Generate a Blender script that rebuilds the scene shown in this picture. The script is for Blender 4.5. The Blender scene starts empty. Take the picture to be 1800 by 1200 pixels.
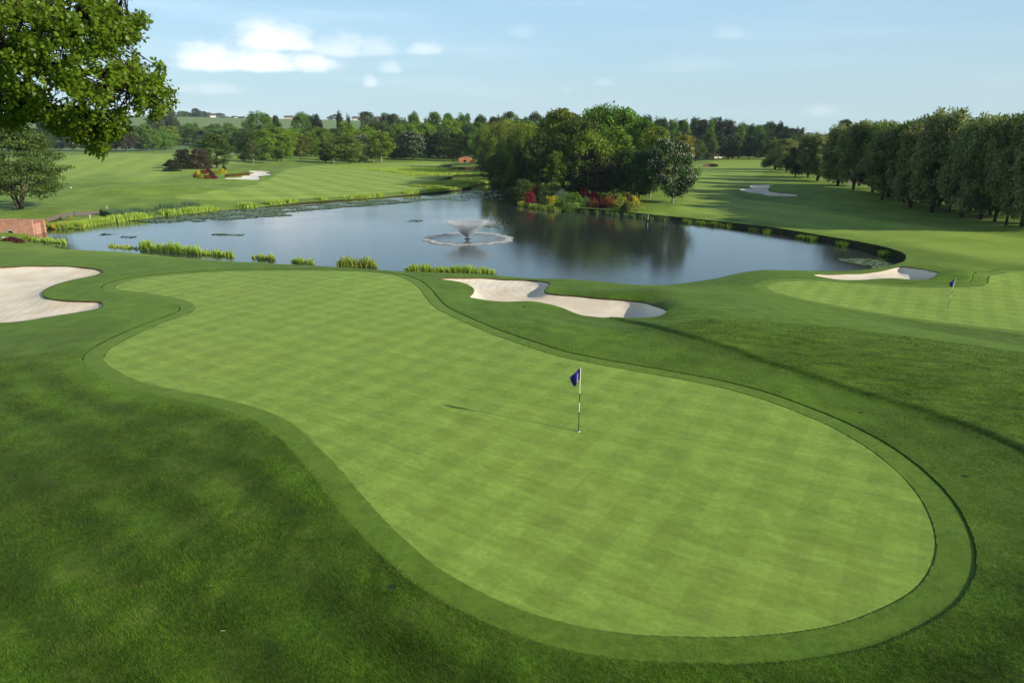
import bpy, math, random
import numpy as np

# ------------------------------------------------------------------ basics
S = bpy.context.scene
COL = bpy.data.collections.new("scene"); S.collection.children.link(COL)
F = 1200.0
PITCH = math.atan(360.0 / F)
CAMZ = 8.9
WATER = -3.0
CAM = np.array([0.0, 0.0, CAMZ])
SUN_EL = math.radians(22.5)
SUN_V = np.array([0.898, -0.44]); SUN_V = SUN_V / np.linalg.norm(SUN_V)

def ray(px, py):
    px = np.asarray(px, float); py = np.asarray(py, float)
    u = (px - 900) / F; v = (600 - py) / F
    cp, sp = math.cos(PITCH), math.sin(PITCH)
    return np.stack([u, cp + v * sp, -sp + v * cp], -1)

def at_z(px, py, z):
    d = ray(px, py)
    t = (z - CAMZ) / d[..., 2]
    return CAM + d * t[..., None]

def at_depth(px, py, y):
    """point on the pixel's ray whose world y is the given distance"""
    d = ray(px, py)
    return CAM + d * (y / d[..., 1])[..., None]

def link(o, parent=None):
    COL.objects.link(o)
    if parent is not None: o.parent = parent
    return o

def tag(o, label=None, cat=None, group=None, kind=None):
    if label: o['label'] = label
    if cat: o['category'] = cat
    if group: o['group'] = group
    if kind: o['kind'] = kind
    return o

def empty(name, loc=(0, 0, 0), rz=0.0):
    o = bpy.data.objects.new(name, None)
    o.empty_display_size = 0.3
    o.location = loc; o.rotation_euler = (0, 0, rz)
    COL.objects.link(o)
    return o

def np_mesh(name, verts, polys, attrs=None, smooth=False):
    """polys: list of index arrays shaped (n,k) (any k), attrs: {name: per-vertex float array}"""
    me = bpy.data.meshes.new(name)
    verts = np.asarray(verts, dtype=np.float32)
    me.vertices.add(len(verts)); me.vertices.foreach_set("co", verts.ravel())
    loops, starts, tot = [], [], 0
    for p in polys:
        p = np.asarray(p, dtype=np.int32)
        if p.size == 0: continue
        n, k = p.shape
        loops.append(p.ravel()); starts.append(tot + np.arange(n, dtype=np.int32) * k); tot += n * k
    loops = np.concatenate(loops); starts = np.concatenate(starts)
    me.loops.add(len(loops)); me.loops.foreach_set("vertex_index", loops)
    me.polygons.add(len(starts)); me.polygons.foreach_set("loop_start", starts)
    if attrs:
        for k, a in attrs.items():
            at = me.attributes.new(k, 'FLOAT', 'POINT')
            at.data.foreach_set("value", np.asarray(a, dtype=np.float32))
    me.update(calc_edges=True); me.validate()
    if smooth: me.polygons.foreach_set("use_smooth", [True] * len(me.polygons))
    return me

def obj(name, me, mat=None, parent=None):
    o = bpy.data.objects.new(name, me)
    if mat is not None:
        if len(me.materials) == 0:
            for m in (mat if isinstance(mat, (list, tuple)) else [mat]): me.materials.append(m)
    return link(o, parent)

class MB:
    """collects boxes, tubes, lathes into one mesh"""
    def __init__(s): s.v = []; s.f = []; s.m = []
    def add(s, vs, fs, mi=0):
        b = len(s.v); s.v += [tuple(v) for v in vs]; s.f += [tuple(i + b for i in f) for f in fs]; s.m += [mi] * len(fs)
    def box(s, c, d, rz=0, mi=0):
        x, y, z = d[0] / 2, d[1] / 2, d[2] / 2; ca, sa = math.cos(rz), math.sin(rz)
        vs = [(c[0] + a * x * ca - b * y * sa, c[1] + a * x * sa + b * y * ca, c[2] + e * z) for e in (-1, 1) for a, b in ((-1, -1), (1, -1), (1, 1), (-1, 1))]
        s.add(vs, [(3, 2, 1, 0), (4, 5, 6, 7), (0, 1, 5, 4), (1, 2, 6, 5), (2, 3, 7, 6), (3, 0, 4, 7)], mi)
    def tube(s, pts, rad, n=6, mi=0):
        pts = [np.asarray(p, float) for p in pts]; rings = []
        for i, p in enumerate(pts):
            t = pts[min(i + 1, len(pts) - 1)] - pts[max(i - 1, 0)]; t = t / (np.linalg.norm(t) + 1e-9)
            a = np.cross(t, (0.31, 0.11, 0.94) if abs(t[2]) < .9 else (1, 0, 0)); a /= np.linalg.norm(a); b = np.cross(t, a)
            rings.append([p + rad[i] * (math.cos(6.28318 * k / n) * a + math.sin(6.28318 * k / n) * b) for k in range(n)])
        vs = [v for r in rings for v in r]
        fs = [(i * n + k, i * n + (k + 1) % n, (i + 1) * n + (k + 1) % n, (i + 1) * n + k) for i in range(len(pts) - 1) for k in range(n)]
        fs.append(tuple(range(n))[::-1]); fs.append(tuple((len(pts) - 1) * n + k for k in range(n)))
        s.add(vs, fs, mi)
    def lathe(s, prof, c=(0, 0, 0), n=16, mi=0):
        vs = [(c[0] + r * math.cos(6.28318 * k / n), c[1] + r * math.sin(6.28318 * k / n), c[2] + z) for r, z in prof for k in range(n)]
        fs = [(i * n + k, i * n + (k + 1) % n, (i + 1) * n + (k + 1) % n, (i + 1) * n + k) for i in range(len(prof) - 1) for k in range(n)]
        s.add(vs, fs, mi)
    def build(s, name, mat, parent=None, smooth=False):
        me = bpy.data.meshes.new(name); me.from_pydata(s.v, [], s.f); me.update()
        mats = mat if isinstance(mat, (list, tuple)) else [mat]
        for m in mats: me.materials.append(m)
        me.polygons.foreach_set("material_index", s.m)
        if smooth: me.polygons.foreach_set("use_smooth", [True] * len(me.polygons))
        o = bpy.data.objects.new(name, me)
        return link(o, parent)

# ------------------------------------------------------------------ node helpers
def new_mat(name):
    m = bpy.data.materials.new(name); m.use_nodes = True
    nt = m.node_tree; nt.nodes.clear()
    out = nt.nodes.new('ShaderNodeOutputMaterial')
    return m, nt, out

class N:
    def __init__(s, nt): s.nt = nt
    def node(s, t, **kw):
        n = s.nt.nodes.new(t)
        for k, v in kw.items(): setattr(n, k, v)
        return n
    def put(s, sock, v):
        if v is None: return
        if hasattr(v, 'is_output'): s.nt.links.new(v, sock)
        else:
            if isinstance(v, (tuple, list)) and sock.type == 'RGBA' and len(v) == 3: v = (*v, 1)
            sock.default_value = v
    def math(s, op, a, b=None, c=None, clamp=False):
        n = s.node('ShaderNodeMath', operation=op, use_clamp=clamp)
        for i, v in enumerate((a, b, c)):
            if v is not None: s.put(n.inputs[i], v)
        return n.outputs[0]
    def vmath(s, op, a, b=None, scale=None):
        n = s.node('ShaderNodeVectorMath', operation=op)
        s.put(n.inputs[0], a)
        if b is not None: s.put(n.inputs[1], b)
        if scale is not None: s.put(n.inputs['Scale'], scale)
        return n.outputs['Value'] if op in ('DOT_PRODUCT', 'LENGTH') else n.outputs[0]
    def noise(s, vec, scale, detail=4, rough=.55, lac=2.0, color=False):
        n = s.node('ShaderNodeTexNoise'); s.put(n.inputs['Vector'], vec)
        n.inputs['Scale'].default_value = scale; n.inputs['Detail'].default_value = detail
        n.inputs['Roughness'].default_value = rough; n.inputs['Lacunarity'].default_value = lac
        return n.outputs['Color' if color else 'Fac']
    def mapr(s, v, a, b, c=0.0, d=1.0, smooth=False):
        n = s.node('ShaderNodeMapRange', interpolation_type='SMOOTHSTEP' if smooth else 'LINEAR')
        s.put(n.inputs[0], v)
        for i, q in enumerate((a, b, c, d)): s.put(n.inputs[i + 1], q)
        return n.outputs[0]
    def mix(s, f, a, b, mode='MIX'):
        n = s.node('ShaderNodeMix', data_type='RGBA', blend_type=mode)
        s.put(n.inputs[0], f); s.put(n.inputs[6], a); s.put(n.inputs[7], b)
        return n.outputs[2]
    def attr(s, name): return s.node('ShaderNodeAttribute', attribute_name=name).outputs['Fac']
    def bright(s, col, f):
        n = s.node('ShaderNodeMix', data_type='RGBA', blend_type='MULTIPLY'); n.inputs[0].default_value = 1
        s.put(n.inputs[6], col)
        c = s.node('ShaderNodeCombineColor')
        for i in range(3): s.put(c.inputs[i], f)
        s.nt.links.new(c.outputs[0], n.inputs[7])
        return n.outputs[2]
    def bsdf(s, col, rough=.8, spec=.2, **kw):
        n = s.node('ShaderNodeBsdfPrincipled')
        s.put(n.inputs['Base Color'], col); s.put(n.inputs['Roughness'], rough)
        s.put(n.inputs['Specular IOR Level'], spec)
        for k, v in kw.items(): s.put(n.inputs[k.replace('_', ' ')], v)
        return n
    def bump(s, h, strength=.5, dist=.02):
        n = s.node('ShaderNodeBump'); s.put(n.inputs['Height'], h)
        s.put(n.inputs['Strength'], strength); n.inputs['Distance'].default_value = dist
        return n.outputs[0]

def simple_mat(name, col, rough=.7, spec=.3, var=.2, scale=3.0, bump=0.0, metallic=0.0):
    m, nt, out = new_mat(name); n = N(nt)
    tc = n.node('ShaderNodeTexCoord')
    f = n.noise(tc.outputs['Object'], scale, 5)
    c = n.bright(col, n.mapr(f, .3, .7, 1 - var, 1 + var))
    b = n.bsdf(c, rough, spec, Metallic=metallic)
    if bump: n.put(b.inputs['Normal'], n.bump(n.noise(tc.outputs['Object'], scale * 4, 5), .6, bump))
    nt.links.new(b.outputs[0], out.inputs[0])
    return m

# ------------------------------------------------------------------ terrain
# control points: (pixel x, pixel y, height); they become world points
CP = [ 
 (600,600,0),(1000,750,0),(1400,900,0),(1000,1000,0),(350,600,0.0),(700,500,-.45),(450,485,-.45),(230,500,-.35),
 (1250,760,0),(800,620,-.05),(900,900,0),(1600,950,.05),(1640,1050,.1),(300,1150,.35),(900,1190,.15),(1750,1180,.3),(250,640,.05),
 (600,900,.2),(100,700,.25),(-100,900,.5),(300,850,.3),(50,515,-.45),(-150,520,-.3),(110,600,0),(0,640,.2),(-300,640,.3),
 (0,445,-1.1),(120,440,-1.3),(300,452,-1.15),(450,461,-1.0),(560,467,-1.05),(-200,440,-1.0),(300,465,-.75),(-500,500,0),
 (650,473,-1.0),(760,479,-1.0),(850,482,-1.05),(1000,490,-1.05),
 (850,508,-.95),(1000,535,-.95),(1120,548,-.85),(780,520,-.45),(830,560,-.2),(1000,585,-.2),(900,538,-.6),(1060,503,-.65),(1150,512,-.45),(1190,545,-.3),(1010,510,-.6),
 (1200,590,-.1),(1350,630,-.1),(1500,675,-.05),(1650,730,0),(1800,790,.1),(1100,600,-.2),(1350,680,-.05),(1550,780,0),(1720,900,.1),(1850,1000,.25),
 (1250,550,.15),(1400,590,.30),(1550,622,.42),(1700,655,.5),(1850,690,.5),(1600,680,.1),(1720,715,.12),(1850,770,.15),(1180,505,-1.3),(1300,520,-.8),
 (1240,520,-.7),(1420,560,.1),(1600,592,.15),(1800,625,.3),
 (2000,690,.5),(2150,760,.5),(2100,900,.4),(2000,1100,.4),(2300,1300,.4),(120,440,-2.8),(250,447,-2.8),(330,455,-2.8),(420,461,-2.8),(500,471,-2.8),(600,479,-2.85),(700,483,-2.85),(790,486,-2.85),(880,489,-2.85),(950,494,-2.85),(1050,499,-2.85),(1160,503,-2.75),(2100,560,-1.9),(2200,500,-1.5),
 (1345,515,-2.2),(1480,540,-2.3),(1620,566,-2.3),(1750,582,-2.25),(1900,600,-2.2),
 (1400,500,-2.35),(1550,500,-2.4),(1700,520,-2.3),(1850,520,-2.2),(1700,490,-2.1),(1800,470,-1.9),
 (1250,502,-2.3),(1300,492,-2.3),(1360,488,-2.3),(1430,487,-2.4),(1500,487,-2.5),(1560,483,-2.4),
 (1590,455,-2.4),(1540,440,-2.45),(1430,416,-2.45),(1270,392,-2.48),(1150,381,-2.5),(1000,369,-2.6),(920,360,-2.65),
 (1700,450,-1.9),(1800,430,-1.7),(1600,420,-1.8),(1400,385,-1.9),(1250,360,-2.1),(1700,400,-1.6),(1850,410,-1.3),
 (1600,370,-1.7),(1450,345,-1.7),(1250,320,-2.0),(1350,300,-1.6),(1300,280,-1.2),(1200,280,-2),(1500,320,-1.7),(1700,350,-1.3),(1400,275,-1),
 (1130,350,-2.0),(1050,340,-2.1),(950,340,-2.5),(1000,320,-2.2),(900,300,-2.4),(860,290,-2.4),
 (750,340,-2.75),(600,350,-2.75),(450,360,-2.75),(300,373,-2.75),(180,388,-2.8),(100,400,-2.8),(0,412,-2.75),(-150,420,-2.3),
 (60,385,-2.1),(150,368,-2.0),(300,350,-1.9),(450,335,-1.8),(600,320,-2.0),(700,300,-2.2),(780,292,-2.5),(800,315,-2.5),
 (100,340,-1.5),(-100,360,-1.5),(250,320,-1.0),(400,305,-.7),(550,292,-1.4),(700,282,-1.9),(100,300,-.5),(300,285,0),(450,285,-.6),(600,280,-1.2),(800,276,-1.8),
 (100,266,1.2),(250,265,1.2),(350,258,1.5),(420,268,.8),(500,272,0),(-100,270,1.2),(-400,300,0),(950,262,0),(1050,262,0),(1150,262,0),
]
_cp = np.array([list(at_z(a, b, z)) for a, b, z in CP])
def _tr(x, y):
    r = np.clip(np.hypot(x, y), 7.0, 480.0); th = np.clip(np.arctan2(x, y), -1.0, 1.0)
    return np.stack([th * 1.6, np.log(r)], -1)
_P = _tr(_cp[:, 0], _cp[:, 1])
def _phi(d2): return 0.5 * d2 * np.log(d2 + 1e-9)
def _solve():
    n = len(_P); d2 = ((_P[:, None] - _P[None]) ** 2).sum(-1)
    A = np.zeros((n + 3, n + 3)); A[:n, :n] = _phi(d2) + np.eye(n) * 4e-4
    A[:n, n] = 1; A[:n, n + 1:] = _P; A[n, :n] = 1; A[n + 1:, :n] = _P.T
    b = np.zeros(n + 3); b[:n] = _cp[:, 2]
    return np.linalg.solve(A, b)
_W = _solve()
SKY_PX = np.array([-400, 0, 250, 400, 600, 800, 950, 1100, 2200.]); SKY_PY = np.array([206, 205, 206, 209, 212, 219, 229, 236, 238.])
_t = ray(SKY_PX, SKY_PY); SKY_TH = np.arctan2(_t[:, 0], _t[:, 1]); SKY_TAN = _t[:, 2] / np.hypot(_t[:, 0], _t[:, 1])
MOUNDS = []   # x, y, radius along, radius across, amplitude
def mound(px, py, z, rx, ry, a, rot=0.0):
    p = at_z(px, py, z); MOUNDS.append((p[0], p[1], rx, ry, a, rot))
mound(215, 340, -1.6, 12, 7, 1.0, .2); mound(290, 333, -1.3, 16, 9, .8, -.2); mound(150, 318, -.8, 16, 12, .9)
mound(130, 290, 0, 30, 18, 1.0); mound(230, 282, 0, 40, 20, 1.2, .3)
mound(1385, 338, -1.7, 9, 6, 1.5, -.3); mound(1470, 345, -1.6, 12, 7, 1.0, -.5)
mound(1690, 486, -2.1, 2.2, 2.0, .5); mound(1640, 470, -2.1, 3.0, 1.6, .35, -.3)
mound(420, 318, -1.0, 8, 4, .5)
mound(1110, 515, -.4, 4.5, 1.2, .35, -.25); mound(1186, 540, -.3, 1.5, 2.4, .4)
mound(955, 505, -.6, 1.0, 1.3, .12)
def T(x, y):
    x = np.asarray(x, float); y = np.asarray(y, float); sh = x.shape
    x = x.ravel(); y = y.ravel(); out = np.empty_like(x)
    for i in range(0, len(x), 40000):
        q = _tr(x[i:i + 40000], y[i:i + 40000])
        d2 = ((q[:, None] - _P[None]) ** 2).sum(-1)
        out[i:i + 40000] = _phi(d2) @ _W[:-3] + _W[-3] + q @ _W[-2:]
    r = np.hypot(x, y); th = np.arctan2(x, y)
    for mx, my, rx, ry, a, rot in MOUNDS:
        dx = x - mx; dy = y - my; c, s = math.cos(rot), math.sin(rot)
        out += a * np.exp(-((dx * c + dy * s) / rx) ** 2 - ((-dx * s + dy * c) / ry) ** 2)
    far = CAMZ + 1500 * np.interp(th, SKY_TH, SKY_TAN)
    g = np.clip((r - 520) / 980, 0, 1); g = g * g * (3 - 2 * g)
    base = -1.5 + (far + 1.5) * g
    base = np.where(r > 1500, far - (r - 1500) * .012, base)
    base += 3.0 * np.sin(x * .004 + 1) * np.cos(y * .0031) * np.clip((r - 600) / 500, 0, 1) * (r < 1e9) * .5
    w = np.clip((r - 330) / 180, 0, 1); w = w * w * (3 - 2 * w)
    und = (np.sin(x * .11 + .5) * np.cos(y * .083 + 1.3) + .6 * np.sin(x * .23 + y * .17)) * .09 * np.clip((r - 60) / 80, 0, 1)
    out = out * (1 - w) + base * w + und
    return out.reshape(sh)

def on_ground(px, py):
    """march the pixel's ray onto the terrain"""
    px = np.atleast_1d(np.asarray(px, float)); py = np.atleast_1d(np.asarray(py, float))
    d = ray(px, py)
    ys = np.geomspace(7, 2500, 260)
    P = CAM + d[:, None, :] * (ys[None, :] / d[:, 1:2])[..., None]
    g = P[..., 2] - T(P[..., 0], P[..., 1])
    res = []
    for i in range(len(px)):
        k = np.argmax(g[i] < 0) if (g[i] < 0).any() else len(ys) - 1
        k = max(k, 1); a, b = g[i, k - 1], g[i, k]; t = a / (a - b) if a != b else 0
        res.append(P[i, k - 1] * (1 - t) + P[i, k] * t)
    return np.array(res)

def smooth_poly(p, k=6):
    p = np.asarray(p, float); n = len(p); out = []
    for i in range(n):
        a, b, c, d = p[i - 1], p[i], p[(i + 1) % n], p[(i + 2) % n]
        for t in np.arange(k) / k:
            out.append(.5 * ((2 * b) + (c - a) * t + (2 * a - 5 * b + 4 * c - d) * t * t + (3 * b - a - 3 * c + d) * t ** 3))
    return np.array(out)

def sdf(x, y, poly):
    """signed distance, negative inside; large away from the polygon"""
    out = np.full(x.shape, 999.0); lo = poly.min(0) - 12; hi = poly.max(0) + 12
    idx = np.nonzero((x > lo[0]) & (x < hi[0]) & (y > lo[1]) & (y < hi[1]))[0]
    a = poly; b = np.roll(poly, -1, 0); ab = b - a; L = (ab ** 2).sum(1) + 1e-12
    for i in range(0, len(idx), 20000):
        j = idx[i:i + 20000]; P = np.stack([x[j], y[j]], 1)
        ap = P[:, None] - a[None]
        t = np.clip((ap * ab).sum(-1) / L, 0, 1)
        d = np.sqrt(((ap - t[..., None] * ab) ** 2).sum(-1)).min(1)
        cr = ((a[:, 1] > P[:, 1:2]) != (b[:, 1] > P[:, 1:2])) & (P[:, 0:1] < ab[:, 0] * (P[:, 1:2] - a[:, 1]) / (ab[:, 1] + 1e-12 * (ab[:, 1] == 0)) + a[:, 0])
        out[j] = np.where(cr.sum(1) % 2 == 1, -d, d)
    return out

def zone(pts, k=6):
    p = np.array(pts, float); w = on_ground(p[:, 0], p[:, 1])[:, :2]
    return smooth_poly(w, k)

LAKE_PX = [(55,408),(90,400),(130,402),(190,393),(260,384),(330,376),(420,368),(520,359),(600,353),(680,347),(740,342),(790,337),(828,331),
 (815,326),(775,324),(775,318),(795,312),(800,305),(780,301),(800,297),(840,294),(862,296),(885,308),(900,326),(908,345),(915,360),(960,367),(1030,372),(1090,377),(1130,382),
 (1200,389),(1270,397),(1350,408),(1430,421),(1500,434),(1560,448),(1588,459),(1588,468),(1575,473),(1540,480),(1490,484),(1430,485),
 (1390,485),(1340,484),(1300,489),(1265,497),(1225,501),(1160,503),(1050,499),(950,494),(880,489),(700,483),(600,479),(500,471),(420,461),(330,455),(250,447),(120,440),(85,430),(50,418)]
_l = np.array(LAKE_PX, float); LAKE = smooth_poly(at_z(_l[:, 0], _l[:, 1], WATER)[:, :2], 6)
GREEN1 = zone([(200,503),(215,495),(260,486),(330,480),(400,476),(480,475),(560,475),(640,477),(690,483),(720,493),(738,508),(748,522),(765,540),(800,558),(850,580),(910,602),(975,623),(1040,637),(1100,648),(1180,662),(1260,678),(1330,697),(1400,722),(1460,748),(1520,782),(1570,820),(1608,860),(1632,900),(1645,945),(1640,985),(1620,1020),(1590,1045),(1540,1070),(1480,1092),(1400,1107),(1310,1115),(1220,1116),(1120,1112),(1020,1098),(920,1070),(840,1035),(770,995),(710,945),(660,895),(620,850),(590,815),(560,785),(535,760),(500,735),(460,718),(410,704),(350,691),(290,680),(240,667),(205,650),(183,634),(185,618),(205,603),(240,585),(280,568),(315,555),(338,545),(340,535),(325,527),(295,520),(250,513),(215,509)], 5)
GREEN2 = zone([(1347,503),(1355,498),(1380,494),(1420,493),(1480,496),(1540,500),(1600,504),(1660,505),(1710,503),(1733,497),(1735,489),(1745,482),(1775,477),(1810,477),(1950,480),(2050,540),(1950,600),(1850,592),(1797,582),(1700,571),(1620,561),(1540,549),(1460,535),(1400,523),(1360,512)])
BUNK_L = zone([(-150,475),(-80,472),(0,469),(60,467),(110,467),(150,470),(175,474),(180,478),(165,484),(130,491),(100,499),(80,508),(74,517),(85,524),(110,527),(150,529),(175,530),(180,536),(172,542),(140,548),(90,556),(40,564),(0,567),(-80,568),(-150,560)])
BUNK_M = zone([(767,489),(800,488),(860,489),(920,492),(950,494),(966,498),(960,506),(957,513),(975,517),(1010,520),(1060,524),(1110,528),(1140,533),(1165,541),(1173,548),(1165,556),(1145,560),(1100,561),(1060,558),(1020,553),(990,541),(960,533),(930,529),(890,530),(860,528),(835,524),(826,521),(833,512),(832,506),(818,498),(795,493)])
BUNK_R = zone([(1430,483),(1470,482),(1520,480),(1560,474),(1584,469),(1600,471),(1630,475),(1648,479),(1642,486),(1628,491),(1600,491),(1570,489),(1540,490),(1515,492),(1470,491)])
BUNK_F = zone([(393,313.5),(422,312),(428,308),(434,305.5),(447,304.5),(437,300),(475,301.5),(467,304),(478,307),(455,310),(457,315.5),(420,316)], 3)
BUNK_G = zone([(1297,333),(1318,330),(1328,332),(1318,328),(1325,324),(1363,325),(1352,330),(1348,334),(1365,338),(1398,341),(1398,345),(1350,344),(1340,341),(1305,336)], 3)
BUNK_H = zone([(1234,291.5),(1240,288),(1256,288),(1262,291),(1256,293.5),(1240,293.5)], 3)
BUNK_I = zone([(398,270.5),(408,269),(416,270.5),(408,272)], 3)
PATH_L = zone([(-20,402),(52,390),(80,384),(100,377),(130,372),(180,371),(178,376),(120,381),(75,392),(40,400)])
PATH_R = zone([(1490,317),(1540,320),(1580,332),(1640,345),(1720,358),(1850,380),(1850,386),(1720,363),(1640,350),(1580,338),(1530,326),(1490,322)], 3)
SOIL_B = zone([(52,398),(70,390),(100,385),(125,388),(128,398),(100,405),(60,412)])
FAR_G = zone([(308,346),(360,338),(420,330),(465,318),(490,305),(520,295),(580,290),(660,287),(730,285),(775,285),(770,291),(720,296),(700,302),(720,308),(758,314),(768,322),(738,331),(680,339),(600,346),(520,350),(440,353),(370,352),(330,350)], 4)
FAIR_L = zone([(70,300),(90,275),(200,269),(310,270),(330,262),(420,262),(430,280),(300,310),(240,318),(180,305),(110,320)], 4)
FAIR_R = zone([(1150,370),(1180,372),(1225,320),(1235,297),(1262,280),(1300,276),(1345,277),(1352,290),(1330,312),(1285,325),(1290,345),(1380,358),(1500,380),(1650,400),(1850,425),(1900,470),(1760,462),(1690,450),(1600,432),(1500,412),(1400,396),(1300,384),(1220,376)], 4)
MOWN = zone([(-200,430),(0,425),(150,437),(400,455),(700,477),(760,500),(780,540),(900,560),(1080,575),(1200,600),(1400,664),(1600,728),(1800,806),(1950,900),(1850,980),(1720,1000),(1700,1050),(1560,1120),(1300,1170),(1000,1150),(760,1040),(640,930),(560,830),(440,740),(280,710),(150,690),(120,620),(180,560),(-200,600)], 4)

DEEP = zone([(1060,556),(1100,565),(1200,589),(1300,619),(1400,653),(1500,688),(1600,716),(1700,749),(1800,793),(1900,850),(2050,900),(2150,760),(2000,650),(1800,612),(1600,578),(1400,548),(1280,540),(1150,552)], 5)
# grid, finer towards the camera
r1 = np.geomspace(.4, 7.5, 30)[:-1]; r2 = np.exp(np.arange(math.log(7.5), math.log(95), .0062)); r3 = np.exp(np.arange(math.log(95.3), math.log(480), .0095)); r4 = np.geomspace(485, 3150, 70)
R = np.concatenate([r1, r2, r3, r4])
tf = np.arange(-.83, .8301, .0034); tc1 = -np.pi + np.geomspace(.02, np.pi - .84, 34)
tc1 = -.84 - np.geomspace(.01, np.pi - .84, 34)
TH = np.concatenate([tc1[::-1], tf, -tc1[:]])
TH[0] = -np.pi; TH[-1] = np.pi
GX = (R[:, None] * np.sin(TH)[None]).ravel(); GY = (R[:, None] * np.cos(TH)[None]).ravel()
GZ = T(GX, GY)
_dp = sdf(GX, GY, DEEP); _k = np.clip((.04 - _dp) / .12, 0, 1); GZ = GZ + .10 * _k * np.clip((np.hypot(GX, GY) - 14) / 4, 0, 1)
nr, nt_ = len(R), len(TH)
FIELDS = {'lake': sdf(GX, GY, LAKE), 'g1': sdf(GX, GY, GREEN1), 'g2': sdf(GX, GY, GREEN2), 'bl': sdf(GX, GY, BUNK_L), 'bm': sdf(GX, GY, BUNK_M), 'br': sdf(GX, GY, BUNK_R),
 'bf': sdf(GX, GY, BUNK_F), 'bg': sdf(GX, GY, BUNK_G), 'bh': sdf(GX, GY, BUNK_H), 'bi': sdf(GX, GY, BUNK_I), 'pl': sdf(GX, GY, PATH_L), 'pr': sdf(GX, GY, PATH_R), 'so': sdf(GX, GY, SOIL_B),
 'fg': sdf(GX, GY, FAR_G), 'fl': sdf(GX, GY, FAIR_L), 'fr': sdf(GX, GY, FAIR_R), 'mo': sdf(GX, GY, MOWN), 'dp': _dp}
c1 = FIELDS['g1'] - .75; c2 = FIELDS['g2'] - 1.0
# ground fades down to the shore so that the bank stays low
FIELDS['c1'] = c1; FIELDS['c2'] = c2
names = list(FIELDS); V = [GX, GY, GZ] + [FIELDS[k] for k in names]
V = np.stack(V, 1)          # rows: x,y,z,fields...
FI = {k: 3 + i for i, k in enumerate(names)}
extra = []                   # rows appended by cuts
cutcache = {}
ii, jj = np.meshgrid(np.arange(nr - 1), np.arange(nt_ - 1), indexing='ij')
q = (ii * nt_ + jj).ravel(); QUADS = np.stack([q, q + nt_, q + nt_ + 1, q + 1], 1)
def row(i): return V[i] if i < len(V) else extra[i - len(V)]
def split(quads, polys, key):
    c = FI[key]; s = V[quads, c] if len(quads) else np.zeros((0, 4))
    ins = (s < 0).all(1); outs = (s >= 0).all(1); mixed = quads[~ins & ~outs]
    qi, qo = quads[ins], quads[outs]; pi, po = [], []
    work = [tuple(m) for m in mixed]
    for p in polys + work:
        vals = [row(i)[c] for i in p]
        if all(v < 0 for v in vals): pi.append(p); continue
        if all(v >= 0 for v in vals): po.append(p); continue
        a, b = [], []
        for k in range(len(p)):
            i, j = p[k], p[(k + 1) % len(p)]; vi, vj = vals[k], vals[(k + 1) % len(p)]
            (a if vi < 0 else b).append(i)
            if (vi < 0) != (vj < 0):
                ck = (min(i, j), max(i, j), c)
                if ck not in cutcache:
                    t = vi / (vi - vj); r_ = row(i) * (1 - t) + row(j) * t; r_[c] = 0
                    extra.append(r_); cutcache[ck] = len(V) + len(extra) - 1
                m = cutcache[ck]; a.append(m); b.append(m)
        if len(a) > 2: pi.append(tuple(a))
        if len(b) > 2: po.append(tuple(b))
    return (qi, pi), (qo, po)
ORDER = ['lake', 'bl', 'bm', 'br', 'bf', 'bg', 'bh', 'bi', 'g1', 'c1', 'g2', 'c2', 'pl', 'pr', 'so']
cur = (QUADS, []); PIECES = {}
for k in ORDER:
    PIECES[k], cur = split(cur[0], cur[1], k)
PIECES['ground'] = cur
ALL = np.vstack([V, np.array(extra)]) if extra else V

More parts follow.
